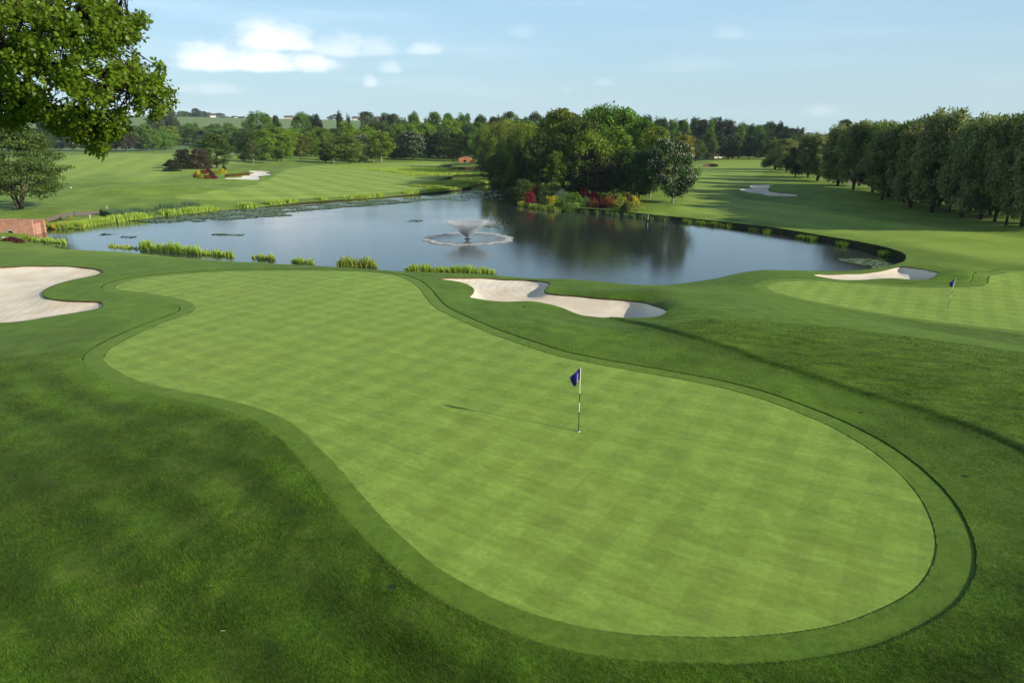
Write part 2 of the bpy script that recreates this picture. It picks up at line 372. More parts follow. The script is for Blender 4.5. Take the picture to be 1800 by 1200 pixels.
def piece(name, key, mats, dz=0.0, zfun=None, skirt=.0, attrs=(), label=None, skirt_keys=None):
    qd, pl = PIECES[key]
    polys = [qd] if len(qd) else []
    by = {}
    for p in pl: by.setdefault(len(p), []).append(p)
    polys += [np.array(v) for v in by.values()]
    used = np.unique(np.concatenate([p.ravel() for p in polys])); remap = np.full(len(ALL), -1, np.int64); remap[used] = np.arange(len(used))
    rows = ALL[used]; verts = rows[:, :3].copy()
    if zfun is not None: verts[:, 2] = zfun(rows)
    verts[:, 2] += dz
    polys = [remap[p] for p in polys]; nf = sum(len(p) for p in polys)
    if skirt:
        e = np.concatenate([np.stack([p[:, k], p[:, (k + 1) % p.shape[1]]], 1) for p in polys for k in range(p.shape[1])])
        key_ = np.minimum(e[:, 0], e[:, 1]) * 10_000_000 + np.maximum(e[:, 0], e[:, 1])
        u, inv, cnt = np.unique(key_, return_inverse=True, return_counts=True)
        be = e[cnt[inv] == 1]
        rr = np.hypot(verts[be[:, 0], 0], verts[be[:, 0], 1]); be = be[(rr > 8) & (rr < 600)]
        bv = np.unique(be); low = verts[bv].copy(); low[:, 2] -= skirt
        m2 = np.full(len(verts), -1); m2[bv] = len(verts) + np.arange(len(bv))
        sk = np.stack([be[:, 1], be[:, 0], m2[be[:, 0]], m2[be[:, 1]]], 1)
        verts = np.vstack([verts, low]); rows = np.vstack([rows, rows[bv]]); polys.append(sk)
    at = {a: rows[:, FI[a]] for a in attrs}
    me = np_mesh(name, verts, polys, at, smooth=True)
    for m in mats: me.materials.append(m)
    if skirt:
        mi = np.zeros(len(me.polygons), np.int32)
        if key == 'ground':
            er = ALL[used][be[:, 0]]
            bank = (np.abs(er[:, FI['lake']]) < 1e-3) | (np.abs(er[:, FI['lake']]) < .02)
            lipm = np.zeros(len(be), bool)
            for kk in ('bl', 'bm', 'br', 'bf', 'bg', 'bh', 'bi'): lipm |= np.abs(er[:, FI[kk]]) < 1e-3
            mi[nf:] = np.where(bank, 1, np.where(lipm, 2, 3))
        else: mi[nf:] = len(mats) - 1
        me.polygons.foreach_set("material_index", mi)
        sm = np.ones(len(me.polygons), bool); sm[nf:] = False; me.polygons.foreach_set("use_smooth", sm)
    o = link(bpy.data.objects.new(name, me))
    tag(o, label, None, None, 'structure')
    return o

# ------------------------------------------------------------------ ground materials
def grass_mat(name, kind):
    m, nt, out = new_mat(name); n = N(nt)
    geo = n.node('ShaderNodeNewGeometry'); pos = geo.outputs['Position']
    sep = n.node('ShaderNodeSeparateXYZ'); n.put(sep.inputs[0], pos); X, Y = sep.outputs[0], sep.outputs[1]
    big = n.noise(pos, .09, 4, .6); mid = n.noise(pos, .9, 6, .65); fine = n.noise(pos, 9, 6, .7); vfine = n.noise(pos, 45, 3, .7)
    def stripe(ang, width, w0=-.35, w1=.35):
        c = n.math('ADD', n.math('MULTIPLY', X, math.cos(ang)), n.math('MULTIPLY', Y, math.sin(ang)))
        c = n.math('ADD', c, n.math('MULTIPLY', n.math('SUBTRACT', mid, .5), .5))
        return n.mapr(n.math('SINE', n.math('MULTIPLY', c, math.pi / width)), w0, w1, 0, 1, True)
    if kind == 'green':
        def stripe(ang, width, w0=-.16, w1=.16):
            c = n.math('ADD', n.math('MULTIPLY', X, math.cos(ang)), n.math('MULTIPLY', Y, math.sin(ang)))
            c = n.math('ADD', c, n.math('MULTIPLY', n.math('SUBTRACT', mid, .5), .16))
            return n.mapr(n.math('SINE', n.math('MULTIPLY', c, math.pi / width)), w0, w1, 0, 1, True)
        a = n.mapr(fine, .3, .7); base = n.mix(a, (.175, .285, .036), (.255, .372, .070))
        base = n.mix(n.math('MULTIPLY', n.mapr(mid, .42, .72), .5), base, (.135, .22, .02))
        base = n.mix(n.math('MULTIPLY', n.mapr(big, .45, .7), .35), base, (.29, .33, .06))
        s = n.math('ADD', n.math('ADD', n.math('MULTIPLY', stripe(math.radians(-32), .66), .38), n.math('MULTIPLY', stripe(math.radians(58), .66), .38)), n.math('MULTIPLY', stripe(math.radians(-7), 1.5), .24))
        base = n.bright(base, n.mapr(s, 0, 1, .87, 1.12))
        ca_, sa_ = math.cos(math.radians(-32)), math.sin(math.radians(-32)); cv = n.node('ShaderNodeCombineXYZ'); n.put(cv.inputs[0], n.math('ADD', n.math('MULTIPLY', X, ca_ * .32), n.math('MULTIPLY', Y, sa_ * .32))); n.put(cv.inputs[1], n.math('ADD', n.math('MULTIPLY', X, -sa_), n.math('MULTIPLY', Y, ca_))); mott = n.noise(cv.outputs[0], 4.2, 6, .72); base = n.bright(base, n.mapr(mott, .3, .7, .80, 1.17))
        bh = n.math('ADD', n.math('MULTIPLY', fine, .5), n.math('MULTIPLY', vfine, .5)); bs, bd = .25, .006
    elif kind == 'collar':
        a = n.mapr(fine, .3, .7); base = n.mix(a, (.080, .155, .014), (.125, .220, .026))
        base = n.mix(n.math('MULTIPLY', n.mapr(mid, .4, .7), .5), base, (.15, .22, .025)); base = n.bright(base, n.mapr(n.noise(pos, 3.2, 5, .7), .32, .68, .78, 1.18))
        bh = n.math('ADD', n.math('MULTIPLY', fine, .4), n.math('MULTIPLY', vfine, .6)); bs, bd = .5, .02
    else:
        a = n.mapr(n.math('ADD', n.math('MULTIPLY', fine, .6), n.math('MULTIPLY', mid, .4)), .38, .62)
        rough = n.mix(a, (.026, .066, .004), (.078, .150, .010))
        rough = n.mix(n.math('MULTIPLY', n.mapr(mid, .5, .72), .6), rough, (.11, .145, .03))
        rough = n.bright(rough, n.mapr(big, .35, .68, .72, 1.3)); rough = n.bright(rough, n.mapr(n.noise(n.vmath('MULTIPLY', pos, (1.0, .5, 1)), 1.7, 6, .75), .3, .7, .66, 1.36)); rough = n.bright(rough, n.mapr(n.math('MULTIPLY', n.math('SINE', n.math('MULTIPLY', n.attr('c1'), 3.4)), n.mapr(n.attr('c1'), 7, 2, 0, 1)), -1, 1, .84, 1.16))
        # streaks left by the mower
        st = stripe(math.radians(52), .9); 
        rough = n.bright(rough, n.mapr(st, 0, 1, .86, 1.12))
        # closer-mown surrounds of the green; distance mix paints grazing-view brightening into far rough
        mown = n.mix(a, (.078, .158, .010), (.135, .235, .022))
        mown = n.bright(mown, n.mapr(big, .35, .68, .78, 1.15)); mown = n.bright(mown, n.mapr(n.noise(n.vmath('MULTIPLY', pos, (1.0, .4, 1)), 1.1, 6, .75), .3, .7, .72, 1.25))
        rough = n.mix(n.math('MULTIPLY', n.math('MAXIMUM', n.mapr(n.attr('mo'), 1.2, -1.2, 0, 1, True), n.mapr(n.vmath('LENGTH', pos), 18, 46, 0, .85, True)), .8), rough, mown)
        cd2 = n.node('ShaderNodeCombineXYZ'); n.put(cd2.inputs[0], n.math('ADD', n.math('MULTIPLY', X, .28), n.math('MULTIPLY', Y, -.16))); n.put(cd2.inputs[1], n.math('ADD', n.math('MULTIPLY', X, .5), n.math('MULTIPLY', Y, .86)))
        dpn = n.mapr(n.noise(cd2.outputs[0], 2.6, 6, .75), .32, .68); deep = n.mix(dpn, (.036, .085, .006), (.165, .275, .026))
        deep = n.bright(deep, n.mapr(n.attr('dp'), 0, -.25, .6, 1, True)); rough = n.mix(n.mapr(n.attr('dp'), .05, -.05, 0, 1, True), rough, deep)
        # everything past the lake: mown parkland
        dist = n.vmath('LENGTH', pos)
        park = n.mix(n.mapr(n.noise(pos, .25, 5, .6), .35, .65), (.112, .190, .018), (.185, .270, .034))
        park = n.bright(park, n.mapr(n.noise(pos, .04, 3), .35, .65, .76, 1.18)); park = n.bright(park, n.mapr(n.noise(n.vmath('MULTIPLY', pos, (.35, 1, 1)), .5, 6, .75), .3, .7, .80, 1.18))
        park = n.bright(park, n.mapr(stripe(math.radians(15), 3.2), 0, 1, .94, 1.06))
        far = n.mapr(dist, 60, 80, 0, 1, True)
        col = n.mix(far, rough, park)
        fair = n.mix(n.mapr(n.noise(pos, .3, 5), .35, .65), (.21, .30, .036), (.275, .365, .058))
        fs = n.math('ADD', n.math('MULTIPLY', stripe(math.radians(35), 3.6), .5), n.math('MULTIPLY', stripe(math.radians(118), 3.6), .5))
        fgc = n.bright(n.mix(n.mapr(n.noise(pos, .3, 5), .35, .65), (.22, .31, .042), (.28, .37, .065)), n.mapr(fs, 0, 1, .82, 1.14))
        fair = n.bright(fair, n.mapr(stripe(math.radians(20), 4.5), 0, 1, .93, 1.07))
        col = n.mix(n.mapr(n.attr('fl'), 6, -6, 0, 1, True), col, fair)
        col = n.mix(n.math('MULTIPLY', n.mapr(n.attr('fr'), 1.5, -1.5, 0, 1, True), .8), col, fair)
        col = n.mix(n.mapr(n.attr('fg'), .8, -.8, 0, 1, True), col, fgc)
        # farmland on the far rise
        vor = n.node('ShaderNodeTexVoronoi'); n.put(vor.inputs['Vector'], n.vmath('MULTIPLY', pos, (1, .45, 0))); vor.inputs['Scale'].default_value = .0065
        fld = n.mix(n.math('MULTIPLY', vor.outputs['Color'], 1.0), (.10, .18, .05), (.17, .22, .08))
        col = n.mix(n.mapr(dist, 500, 620, 0, 1, True), col, fld)
        base = col
        bh = n.math('ADD', n.math('MULTIPLY', fine, .5), n.math('MULTIPLY', vfine, .5)); bs, bd = .7, .05
    b = n.bsdf(base, .75, .12)
    n.put(b.inputs['Sheen Weight'], .06); n.put(b.inputs['Sheen Roughness'], .5); n.put(b.inputs['Sheen Tint'], (.62, .85, .3, 1))
    n.put(b.inputs['Normal'], n.bump(bh, bs, bd))
    nt.links.new(b.outputs[0], out.inputs[0])
    return m

def sand_mat(name, tint):
    m, nt, out = new_mat(name); n = N(nt)
    pos = n.node('ShaderNodeNewGeometry').outputs['Position']
    mid = n.noise(pos, .5, 5, .6); fine = n.noise(pos, 25, 4, .7)
    w = n.node('ShaderNodeTexWave', wave_type='RINGS', rings_direction='Z'); n.put(w.inputs['Vector'], n.vmath('SUBTRACT', pos, (4.5, 46, 0)))
    w.inputs['Scale'].default_value = .55; w.inputs['Distortion'].default_value = 5; w.inputs['Detail'].default_value = 2
    c = n.mix(n.mapr(mid, .35, .65), tint, (tint[0] * .86, tint[1] * .80, tint[2] * .73))
    c = n.bright(c, n.mapr(fine, .3, .7, .93, 1.05))
    b = n.bsdf(c, .95, .1)
    h = n.math('ADD', n.math('MULTIPLY', w.outputs['Fac'], .35), n.math('MULTIPLY', fine, .3))
    n.put(b.inputs['Normal'], n.bump(h, .5, .04))
    nt.links.new(b.outputs[0], out.inputs[0]); return m

M = {}
M['rough'] = grass_mat('rough_grass', 'rough'); M['green'] = grass_mat('green_grass', 'green'); M['collar'] = grass_mat('collar_grass', 'collar')
M['edge'] = simple_mat('turf_edge', (.040, .070, .010), .95, .05, .4, 6, .03)
M['bank'] = simple_mat('bank_face', (.045, .045, .020), .95, .05, .5, 3, .1)
M['lip'] = simple_mat('sand_lip', (.10, .065, .04), .95, .05, .4, 6, .03)
M['sand'] = sand_mat('sand', (.86, .77, .63)); M['sand_white'] = sand_mat('pale_sand', (.86, .83, .76))
M['gravel'] = simple_mat('gravel', (.24, .20, .155), .95, .1, .25, 4, .02)
M['soil'] = simple_mat('soil', (.13, .085, .055), .95, .1, .45, 2.5, .08)

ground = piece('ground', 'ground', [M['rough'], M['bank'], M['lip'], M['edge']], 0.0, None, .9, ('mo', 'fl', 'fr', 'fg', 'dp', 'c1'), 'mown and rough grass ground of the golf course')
piece('putting_green', 'g1', [M['green'], M['edge']], -.036, None, .1, (), 'large smooth pale green putting surface in the foreground')
piece('collar', 'c1', [M['collar'], M['edge']], -.027, None, .1, (), 'darker mown collar ring round the near putting green')
piece('putting_green', 'g2', [M['green'], M['edge']], -.016, None, .1, (), 'second putting green beside the lake at the right')
piece('collar', 'c2', [M['collar'], M['edge']], -.010, None, .1, (), 'mown collar round the second putting green')
piece('path', 'pl', [M['gravel']], -.03, None, 0, (), 'gravel path by the brick bridge')
piece('path', 'pr', [M['gravel']], -.03, None, 0, (), 'gravel track behind the right hand trees')
piece('soil_bank', 'so', [M['soil']], -.02, None, 0, (), 'bare soil bank beside the brick bridge')
def sandz(key, floor, depth=.35, lip=.10, w=.45):
    def f(rows):
        s = -rows[:, FI[key]]; z = rows[:, 2] - lip
        fl = np.minimum(z, floor) if floor is not None else z - depth
        k = 1 - np.exp(-np.clip(s, 0, None) / w)
        return z + (fl - z) * k + .02 * np.sin(rows[:, 0] * 2.1) * np.sin(rows[:, 1] * 1.7)
    return f
piece('sand_bunker', 'bl', [M['sand']], 0, sandz('bl', None, .28, .10, .9), 0, (), 'large curved pale sand bunker at the left edge')
piece('sand_bunker', 'bm', [M['sand']], 0, sandz('bm', -1.12, .3, .09, .45), 0, (), 'long s shaped sand bunker between the near green and the lake')
piece('sand_bunker', 'br', [M['sand']], 0, sandz('br', -2.75, .3, .05, .6), 0, (), 'narrow sand bunker at the water edge by the second green')
piece('sand_bunker', 'bf', [M['sand_white']], 0, sandz('bf', None, .2, .05, .8), 0, (), 'white jagged bunker across the lake by the flower bed')
piece('sand_bunker', 'bg', [M['sand']], 0, sandz('bg', None, .2, .08, .8), 0, (), 'jagged bunker in the right fairway')
piece('sand_bunker', 'bh', [M['soil']], 0, sandz('bh', None, .5, .4, .5), 0, (), 'small dark faced bunker far up the right fairway')
piece('sand_bunker', 'bi', [M['sand']], 0, sandz('bi', None, .2, .08, .8), 0, (), 'tiny pale bunker by the far left trees')

# ------------------------------------------------------------------ water
def water_mat():
    m, nt, out = new_mat('lake_water'); n = N(nt)
    pos = n.node('ShaderNodeNewGeometry').outputs['Position']
    h1 = n.noise(pos, 2.2, 4, .6); h2 = n.noise(pos, 9.0, 3, .6)
    big = n.noise(pos, .05, 3, .6)
    h = n.math('ADD', n.math('MULTIPLY', h1, .7), n.math('MULTIPLY', h2, .3))
    b = n.bsdf((.035, .042, .036), .06, .5); b.inputs['IOR'].default_value = 1.55
    n.put(b.inputs['Normal'], n.bump(h, n.mapr(big, .35, .65, .14, .42), .04))
    nt.links.new(b.outputs[0], out.inputs[0]); return m
M['water'] = water_mat()
lo = LAKE.min(0) - 3; hi = LAKE.max(0) + 3
nx_, ny_ = 40, 60
gx, gy = np.meshgrid(np.linspace(lo[0], hi[0], nx_), np.linspace(lo[1], hi[1], ny_), indexing='ij')
vv = np.stack([gx.ravel(), gy.ravel(), np.full(gx.size, WATER)], 1)
a_, b_ = np.meshgrid(np.arange(nx_ - 1), np.arange(ny_ - 1), indexing='ij'); q = (a_ * ny_ + b_).ravel()
wq = np.stack([q, q + ny_, q + ny_ + 1, q + 1], 1)
cen = vv[wq].mean(1); keep = sdf(cen[:, 0].copy(), cen[:, 1].copy(), LAKE) < 6
lake = obj('lake', np_mesh('lake', vv, [wq[keep]]), M['water']); tag(lake, 'still blue grey lake reflecting the sky and trees', None, None, 'structure')

# ------------------------------------------------------------------ foliage
def leaf_mat(name, col, trans=.30, var=.5, hue=.03, rough=.55):
    m, nt, out = new_mat(name); n = N(nt)
    oi = n.node('ShaderNodeObjectInfo'); t = n.attr('tint')
    hs = n.node('ShaderNodeHueSaturation'); hs.inputs['Color'].default_value = (*col, 1)
    n.put(hs.inputs['Hue'], n.math('ADD', .5 - hue * .6, n.math('MULTIPLY', n.math('ADD', n.math('MULTIPLY', oi.outputs['Random'], .7), n.math('MULTIPLY', t, .5)), hue)))
    n.put(hs.inputs['Value'], n.math('ADD', n.mapr(t, 0, 1, 1 - var, 1 + var), n.mapr(oi.outputs['Random'], 0, 1, -.12, .12)))
    b = n.bsdf(hs.outputs[0], rough, .25)
    tr = n.node('ShaderNodeBsdfTranslucent'); n.put(tr.inputs[0], n.mix(1, hs.outputs[0], (1.5, 1.6, .7, 1), 'MULTIPLY'))
    mx = n.node('ShaderNodeMixShader'); mx.inputs[0].default_value = trans
    nt.links.new(b.outputs[0], mx.inputs[1]); nt.links.new(tr.outputs[0], mx.inputs[2]); nt.links.new(mx.outputs[0], out.inputs[0])
    return m

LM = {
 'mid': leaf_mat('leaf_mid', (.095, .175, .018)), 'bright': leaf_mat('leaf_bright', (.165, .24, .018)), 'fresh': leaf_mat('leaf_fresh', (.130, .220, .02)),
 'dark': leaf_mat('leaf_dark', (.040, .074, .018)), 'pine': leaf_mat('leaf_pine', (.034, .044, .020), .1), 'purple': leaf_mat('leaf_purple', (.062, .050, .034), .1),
 'willow': leaf_mat('leaf_willow', (.190, .210, .070), .25), 'golden': leaf_mat('leaf_golden', (.24, .225, .04)), 'brown': leaf_mat('leaf_brown', (.140, .180, .020)),
 'thorn': leaf_mat('leaf_thorn', (.080, .118, .022)), 'grey': leaf_mat('leaf_grey', (.095, .12, .055)), 'oak': leaf_mat('leaf_oak', (.120, .205, .014), .4, .55, .04, .4),
 'red': leaf_mat('leaf_red', (.22, .018, .02), .2), 'crimson': leaf_mat('leaf_crimson', (.20, .008, .025), .2), 'maroon': leaf_mat('leaf_maroon', (.09, .018, .018), .2),
 'rust': leaf_mat('leaf_rust', (.20, .07, .02), .2), 'yellow': leaf_mat('leaf_yellow', (.50, .42, .03), .2), 'lime': leaf_mat('leaf_lime', (.25, .29, .03), .2),
 'white': leaf_mat('leaf_white', (.60, .58, .47), .1, .15), 'teal': leaf_mat('leaf_teal', (.09, .15, .07), .2),
 'reed': leaf_mat('reed_leaf', (.34, .42, .075), .35, .3, .03, .45), 'reed_dark': leaf_mat('reed_leaf_dark', (.09, .15, .045), .3, .3, .03), 'pad': leaf_mat('lily_leaf', (.14, .20, .07), .1, .4, .03, .3),
}
M['bark'] = simple_mat('bark', (.10, .08, .06), .95, .1, .35, 4, .03); M['pale_bark'] = simple_mat('pale_bark', (.26, .22, .17), .9, .1, .35, 4, .03)
M['dark_bark'] = simple_mat('dark_bark', (.045, .036, .028), .95, .1, .35, 4, .03)

def cards(P, size, rng, aspect=.55, up=.0, droop=0.0, tint=None, fold=.25, out=None, outw=0.0):
    """rhombic folded leaf faces at points P"""
    n_ = len(P); d = rng.normal(size=(n_, 3)); d[:, 2] += up - droop; d /= np.linalg.norm(d, axis=1, keepdims=True)
    nn = rng.normal(size=(n_, 3)); nn[:, 2] += .6
    if out is not None: nn = nn * (1 - outw) + out * outw * 2
    w = np.cross(d, nn); w /= np.linalg.norm(w, axis=1, keepdims=True) + 1e-9; nm = np.cross(w, d)
    s = size * rng.uniform(.65, 1.35, (n_, 1))
    v = np.stack([P, P + d * s * .45 + w * s * aspect * .5 + nm * s * fold * .4, P + d * s, P + d * s * .45 - w * s * aspect * .5 + nm * s * fold * .4], 1)
    t = np.repeat(tint if tint is not None else rng.random(n_), 4)
    return v.reshape(-1, 3), t

def tree_meshes(kind, H, seed, leafmul=1.0):
    """returns crown verts, tints, trunk MB, extra (blossom verts)"""
    rng = np.random.default_rng(seed); tb = MB(); P = []; TN = []; OUT = []; bl = []
    th = {'round': .15, 'oval': .13, 'willow': .17, 'thorn': .22, 'weep': .3, 'poplar': .08, 'conifer': .06, 'birch': .2, 'chestnut': .13, 'clump': .1, 'spruce': .05, 'bush': .01}[kind]
    cb = H * th
    def env(t):  # radius of crown against height fraction 0..1 of the crown
        if kind in ('round', 'chestnut', 'clump'): return .46 * H * math.sqrt(max(0, 1 - (1.9 * (t - .47)) ** 2)) * (1 if t > .3 else .8 + .66 * t)
        if kind == 'oval': return .32 * H * max(0, math.sin(math.pi * (t * .9 + .07))) ** .7
        if kind == 'birch': return .25 * H * max(0, math.sin(math.pi * (t * .88 + .07))) ** .8
        if kind == 'willow': return .31 * H * max(0, math.sin(math.pi * (t * .80 + .15))) ** .42
        if kind == 'thorn': return .56 * H * max(0, 1 - (1.35 * (t - .28)) ** 2) ** .75 if t > .05 else .42 * H
        if kind == 'weep': return .5 * H * max(0.05, 1 - (1.15 * (t - .35)) ** 2) ** .7
        if kind == 'poplar': return .13 * H * max(0, math.sin(math.pi * (t * .9 + .08))) ** .6
        if kind == 'conifer': return .27 * H * (1 - t) ** .8 + .01 * H
        if kind == 'bush': return .44 * H * max(0, 1 - (1.05 * (t - .18)) ** 2) ** .7
        if kind == 'spruce': return .20 * H * (1 - t) ** .7 + .03 * H
    nc = {'round': 100, 'oval': 85, 'willow': 120, 'thorn': 230, 'weep': 80, 'poplar': 55, 'conifer': 80, 'birch': 60, 'chestnut': 90, 'clump': 95, 'spruce': 70, 'bush': 150}[kind]
    per = {'round': 95, 'oval': 95, 'willow': 110, 'thorn': 130, 'weep': 110, 'poplar': 80, 'conifer': 80, 'birch': 80, 'chestnut': 95, 'clump': 90, 'spruce': 70, 'bush': 110}[kind]
    per = int(per * leafmul); ls = {'round': .036, 'oval': .034, 'willow': .040, 'thorn': .026, 'weep': .05, 'poplar': .03, 'conifer': .034, 'birch': .028, 'chestnut': .038, 'clump': .036, 'spruce': .035, 'bush': .036}[kind] * H
    # lumpy outline
    ph = rng.uniform(0, 6.28, 6)
    centers = []
    lean = rng.normal(0, .03 * H, 2)
    for i in range(nc):
        t = rng.random() ** (.85 if kind not in ('conifer', 'spruce') else 1.25); a = rng.uniform(0, 6.28)
        lump = 1 + .16 * math.sin(3 * a + ph[0] + 4 * t) + .12 * math.sin(5 * a + ph[1] - 7 * t)
        rr = env(t) * lump * rng.uniform(.45, 1.0) ** .6
        z = cb + (H - cb) * t * rng.uniform(.94, 1.0)
        if kind == 'thorn': z = cb + (H - cb) * (t * .96) ; z -= .10 * rr
        centers.append((rr * math.cos(a) + lean[0] * t, rr * math.sin(a) + lean[1] * t, z))
    centers = np.array(centers)
    rc0 = {'round': .095, 'oval': .085, 'willow': .075, 'thorn': .095, 'weep': .09, 'poplar': .06, 'conifer': .06, 'birch': .065, 'chestnut': .09, 'clump': .095, 'spruce': .05, 'bush': .10}[kind] * H
    for c in centers:
        rc = rc0 * rng.uniform(.7, 1.35); m = int(per * (rc / rc0) ** 1.6)
        d = rng.normal(size=(m, 3)); d /= np.linalg.norm(d, axis=1, keepdims=True)
        r = rc * rng.random((m, 1)) ** .42
        sc = np.array([1.15, 1.15, .75])
        if kind == 'willow': sc = np.array([.95, .95, 1.25])
        if kind == 'weep': sc = np.array([.7, .7, 2.1])
        if kind == 'thorn': sc = np.array([1.5, 1.5, .42])
        if kind == 'poplar': sc = np.array([.8, .8, 1.6])
        if kind == 'spruce': sc = np.array([1.3, 1.3, .5])
        p = c + d * r * sc
        if kind in ('conifer', 'spruce'): p[:, 2] -= np.hypot(p[:, 0] - c[0], p[:, 1] - c[1]) * .4
        p[:, 2] = np.maximum(p[:, 2], H * .05)
        P.append(p); OUT.append(d); TN.append(np.clip(np.full(m, rng.normal(.5, .24)) + rng.normal(0, .15, m) + .1 * d[:, 2], 0, 1))
        if kind == 'chestnut' and (c[0] ** 2 + c[1] ** 2) > (.15 * H) ** 2:
            for _ in range(7):
                dd = rng.normal(size=3); dd[2] = abs(dd[2]) * .8 + .1; dd /= np.linalg.norm(dd); bl.append(c + dd * rc * 1.2 * np.array([1.15, 1.15, .8]))
    P = np.concatenate(P); TN = np.concatenate(TN); OUT = np.concatenate(OUT)
    asp = {'willow': .5, 'weep': .24, 'pine': .2, 'conifer': .3, 'spruce': .3}.get(kind, .62)
    cv, ct = cards(P, ls, rng, asp, up=.3 if kind in ('conifer', 'spruce') else 0, droop=1.2 if kind == 'weep' else (.45 if kind == 'willow' else .1), tint=TN, out=OUT, outw=.45)
    # woody parts
    tr = H * {'thorn': .018, 'birch': .014, 'poplar': .016, 'willow': .020}.get(kind, .022)
    top = H * (.7 if kind not in ('conifer', 'poplar', 'spruce') else .93)
    stems = []
    if kind == 'thorn':
        for k in range(4):
            a = .6 + k * 1.6 + rng.uniform(-.3, .3); e = np.array([math.cos(a) * .2 * H, math.sin(a) * .2 * H, H * .55])
            pts = [np.array([math.cos(a) * .012 * H, math.sin(a) * .012 * H, -.2]), np.array([math.cos(a) * .05 * H, math.sin(a) * .05 * H, H * .12]), e * np.array([.65, .65, .55]), e]
            tb.tube(pts, [tr * 1.1, tr * .9, tr * .6, tr * .3], 7); stems.append(pts)
    else:
        b1 = rng.normal(0, .015 * H, 2); b2 = lean * .7 + rng.normal(0, .012 * H, 2)
        pts = [np.array([0, 0, -.3]), np.array([0, 0, H * .015]), np.array([b1[0] * .3, b1[1] * .3, H * .12]), np.array([b1[0], b1[1], H * .38]), np.array([b2[0], b2[1], top])]
        tb.tube(pts, [tr * 1.5, tr * 1.15, tr, tr * .7, tr * .18], 8); stems.append(pts)
        if kind in ('willow',) and rng.random() < .7:
            a = rng.uniform(0, 6.28); pts = [np.array([0, 0, -.2]), np.array([math.cos(a) * .05 * H, math.sin(a) * .05 * H, H * .15]), np.array([math.cos(a) * .13 * H, math.sin(a) * .13 * H, H * .6])]
            tb.tube(pts, [tr * .9, tr * .75, tr * .2], 6); stems.append(pts)
    def stem_at(pts, z):
        for i in range(len(pts) - 1):
            if pts[i][2] <= z <= pts[i + 1][2]:
                t = (z - pts[i][2]) / (pts[i + 1][2] - pts[i][2] + 1e-9); return pts[i] * (1 - t) + pts[i + 1] * t
        return pts[-1] if z > pts[-1][2] else pts[0]
    for i in rng.choice(len(centers), min(len(centers), 26), replace=False):
        c = centers[i]; st = stems[rng.integers(len(stems))]
        hz = math.hypot(c[0], c[1]); z0 = max(cb * .75, min(c[2] - hz * .7, top * .9)); s0 = stem_at(st, z0)
        midp = (s0 + c) / 2 + np.array([0, 0, .06 * hz]); tb.tube([s0, midp, c], [tr * .38, tr * .22, tr * .08], 5)
    bv = None
    if kind == 'chestnut':
        bl = np.array(bl); up_ = np.array([0, 0, 1.0]); hh = .024 * H; ww = .0085 * H; V_ = []
        for b in bl:
            a = rng.uniform(0, 6.28); q_ = [b + np.array([ww * math.cos(a + k * 2.094), ww * math.sin(a + k * 2.094), 0]) for k in range(3)]
            V_ += q_ + [b + np.array([rng.normal(0, .003 * H), rng.normal(0, .003 * H), hh])]
        bv = np.array(V_)
    return cv, ct, tb, bv

PROTO = {}
def proto(kind, seed, leafmul=1.0):
    k = (kind, seed)
    if k not in PROTO:
        cv, ct, tb, bv = tree_meshes(kind, 10.0, seed * 17 + 3, leafmul)
        cm = np_mesh(kind + '_crown', cv, [np.arange(len(cv)).reshape(-1, 4)], {'tint': ct})
        tm = bpy.data.meshes.new(kind + '_trunk'); tm.from_pydata(tb.v, [], tb.f); tm.update(); tm.polygons.foreach_set("use_smooth", [True] * len(tm.polygons))
        bm_ = None
        if bv is not None:
            i = np.arange(len(bv) // 4) * 4; t_ = np.concatenate([np.stack([i + a, i + b, i + c], 1) for a, b, c in ((0, 1, 3), (1, 2, 3), (2, 0, 3))])
            bm_ = np_mesh('blossom', bv, [t_], {'tint': np.repeat(np.random.default_rng(1).random(len(bv) // 4), 4)})
        for mm in (cm, tm, bm_):
            if mm is not None: mm.materials.append(None)
        PROTO[k] = (cm, tm, bm_)
    return PROTO[k]

def set_mat(o, m):
    o.material_slots[0].link = 'OBJECT'; o.material_slots[0].material = m

TREES = []
def tree(name, kind, seed, leaf, loc, h, wmul=1.0, label=None, group=None, bark='bark', rz=None, cat='tree', blossom=False):
    cm, tm, bm_ = proto(kind, seed)
    e = empty(name, loc, rz if rz is not None else random.Random(int(abs(loc[0] * 13 + loc[1] * 7))).uniform(0, 6.28))
    s = h / 10.0; e.scale = (s * wmul, s * wmul, s)
    tag(e, label, cat, group)
    c = bpy.data.objects.new('crown', cm); link(c, e); set_mat(c, LM[leaf])
    t = bpy.data.objects.new('trunk', tm); link(t, e); set_mat(t, M[bark])
    if bm_ is not None and blossom:
        b = bpy.data.objects.new('blossom', bm_); link(b, e); set_mat(b, LM['white'])
    TREES.append(e)
    return e
NATW = {'round': .95, 'oval': .66, 'willow': .68, 'thorn': 1.15, 'weep': 1.1, 'poplar': .30, 'conifer': .56, 'birch': .54, 'chestnut': .95, 'clump': .95, 'spruce': .46, 'bush': .9}
def ptree(name, kind, seed, leaf, px, yb, yt, w, label, group=None, bark='bark', blossom=False, far=None):
    """tree whose foot stands where the pixel's ray meets the ground; height and width follow from its distance"""
    if far is None: g = on_ground(px, yb)[0]
    else:
        d = ray(px, yb); g = CAM + d * (far / d[1]); g[2] = T(g[0:1], g[1:2])[0]
    d = ray(px, yt); top = CAM + d * (g[1] / d[1]); h = top[2] - g[2]
    wm = 1.12 * w / F * (g[1] * math.cos(PITCH) + (CAMZ - g[2]) * math.sin(PITCH)) / (NATW[kind] * h)
    return tree(name, kind, seed, leaf, (g[0], g[1], g[2] - .05), h, wm, label, group, bark, blossom=blossom)

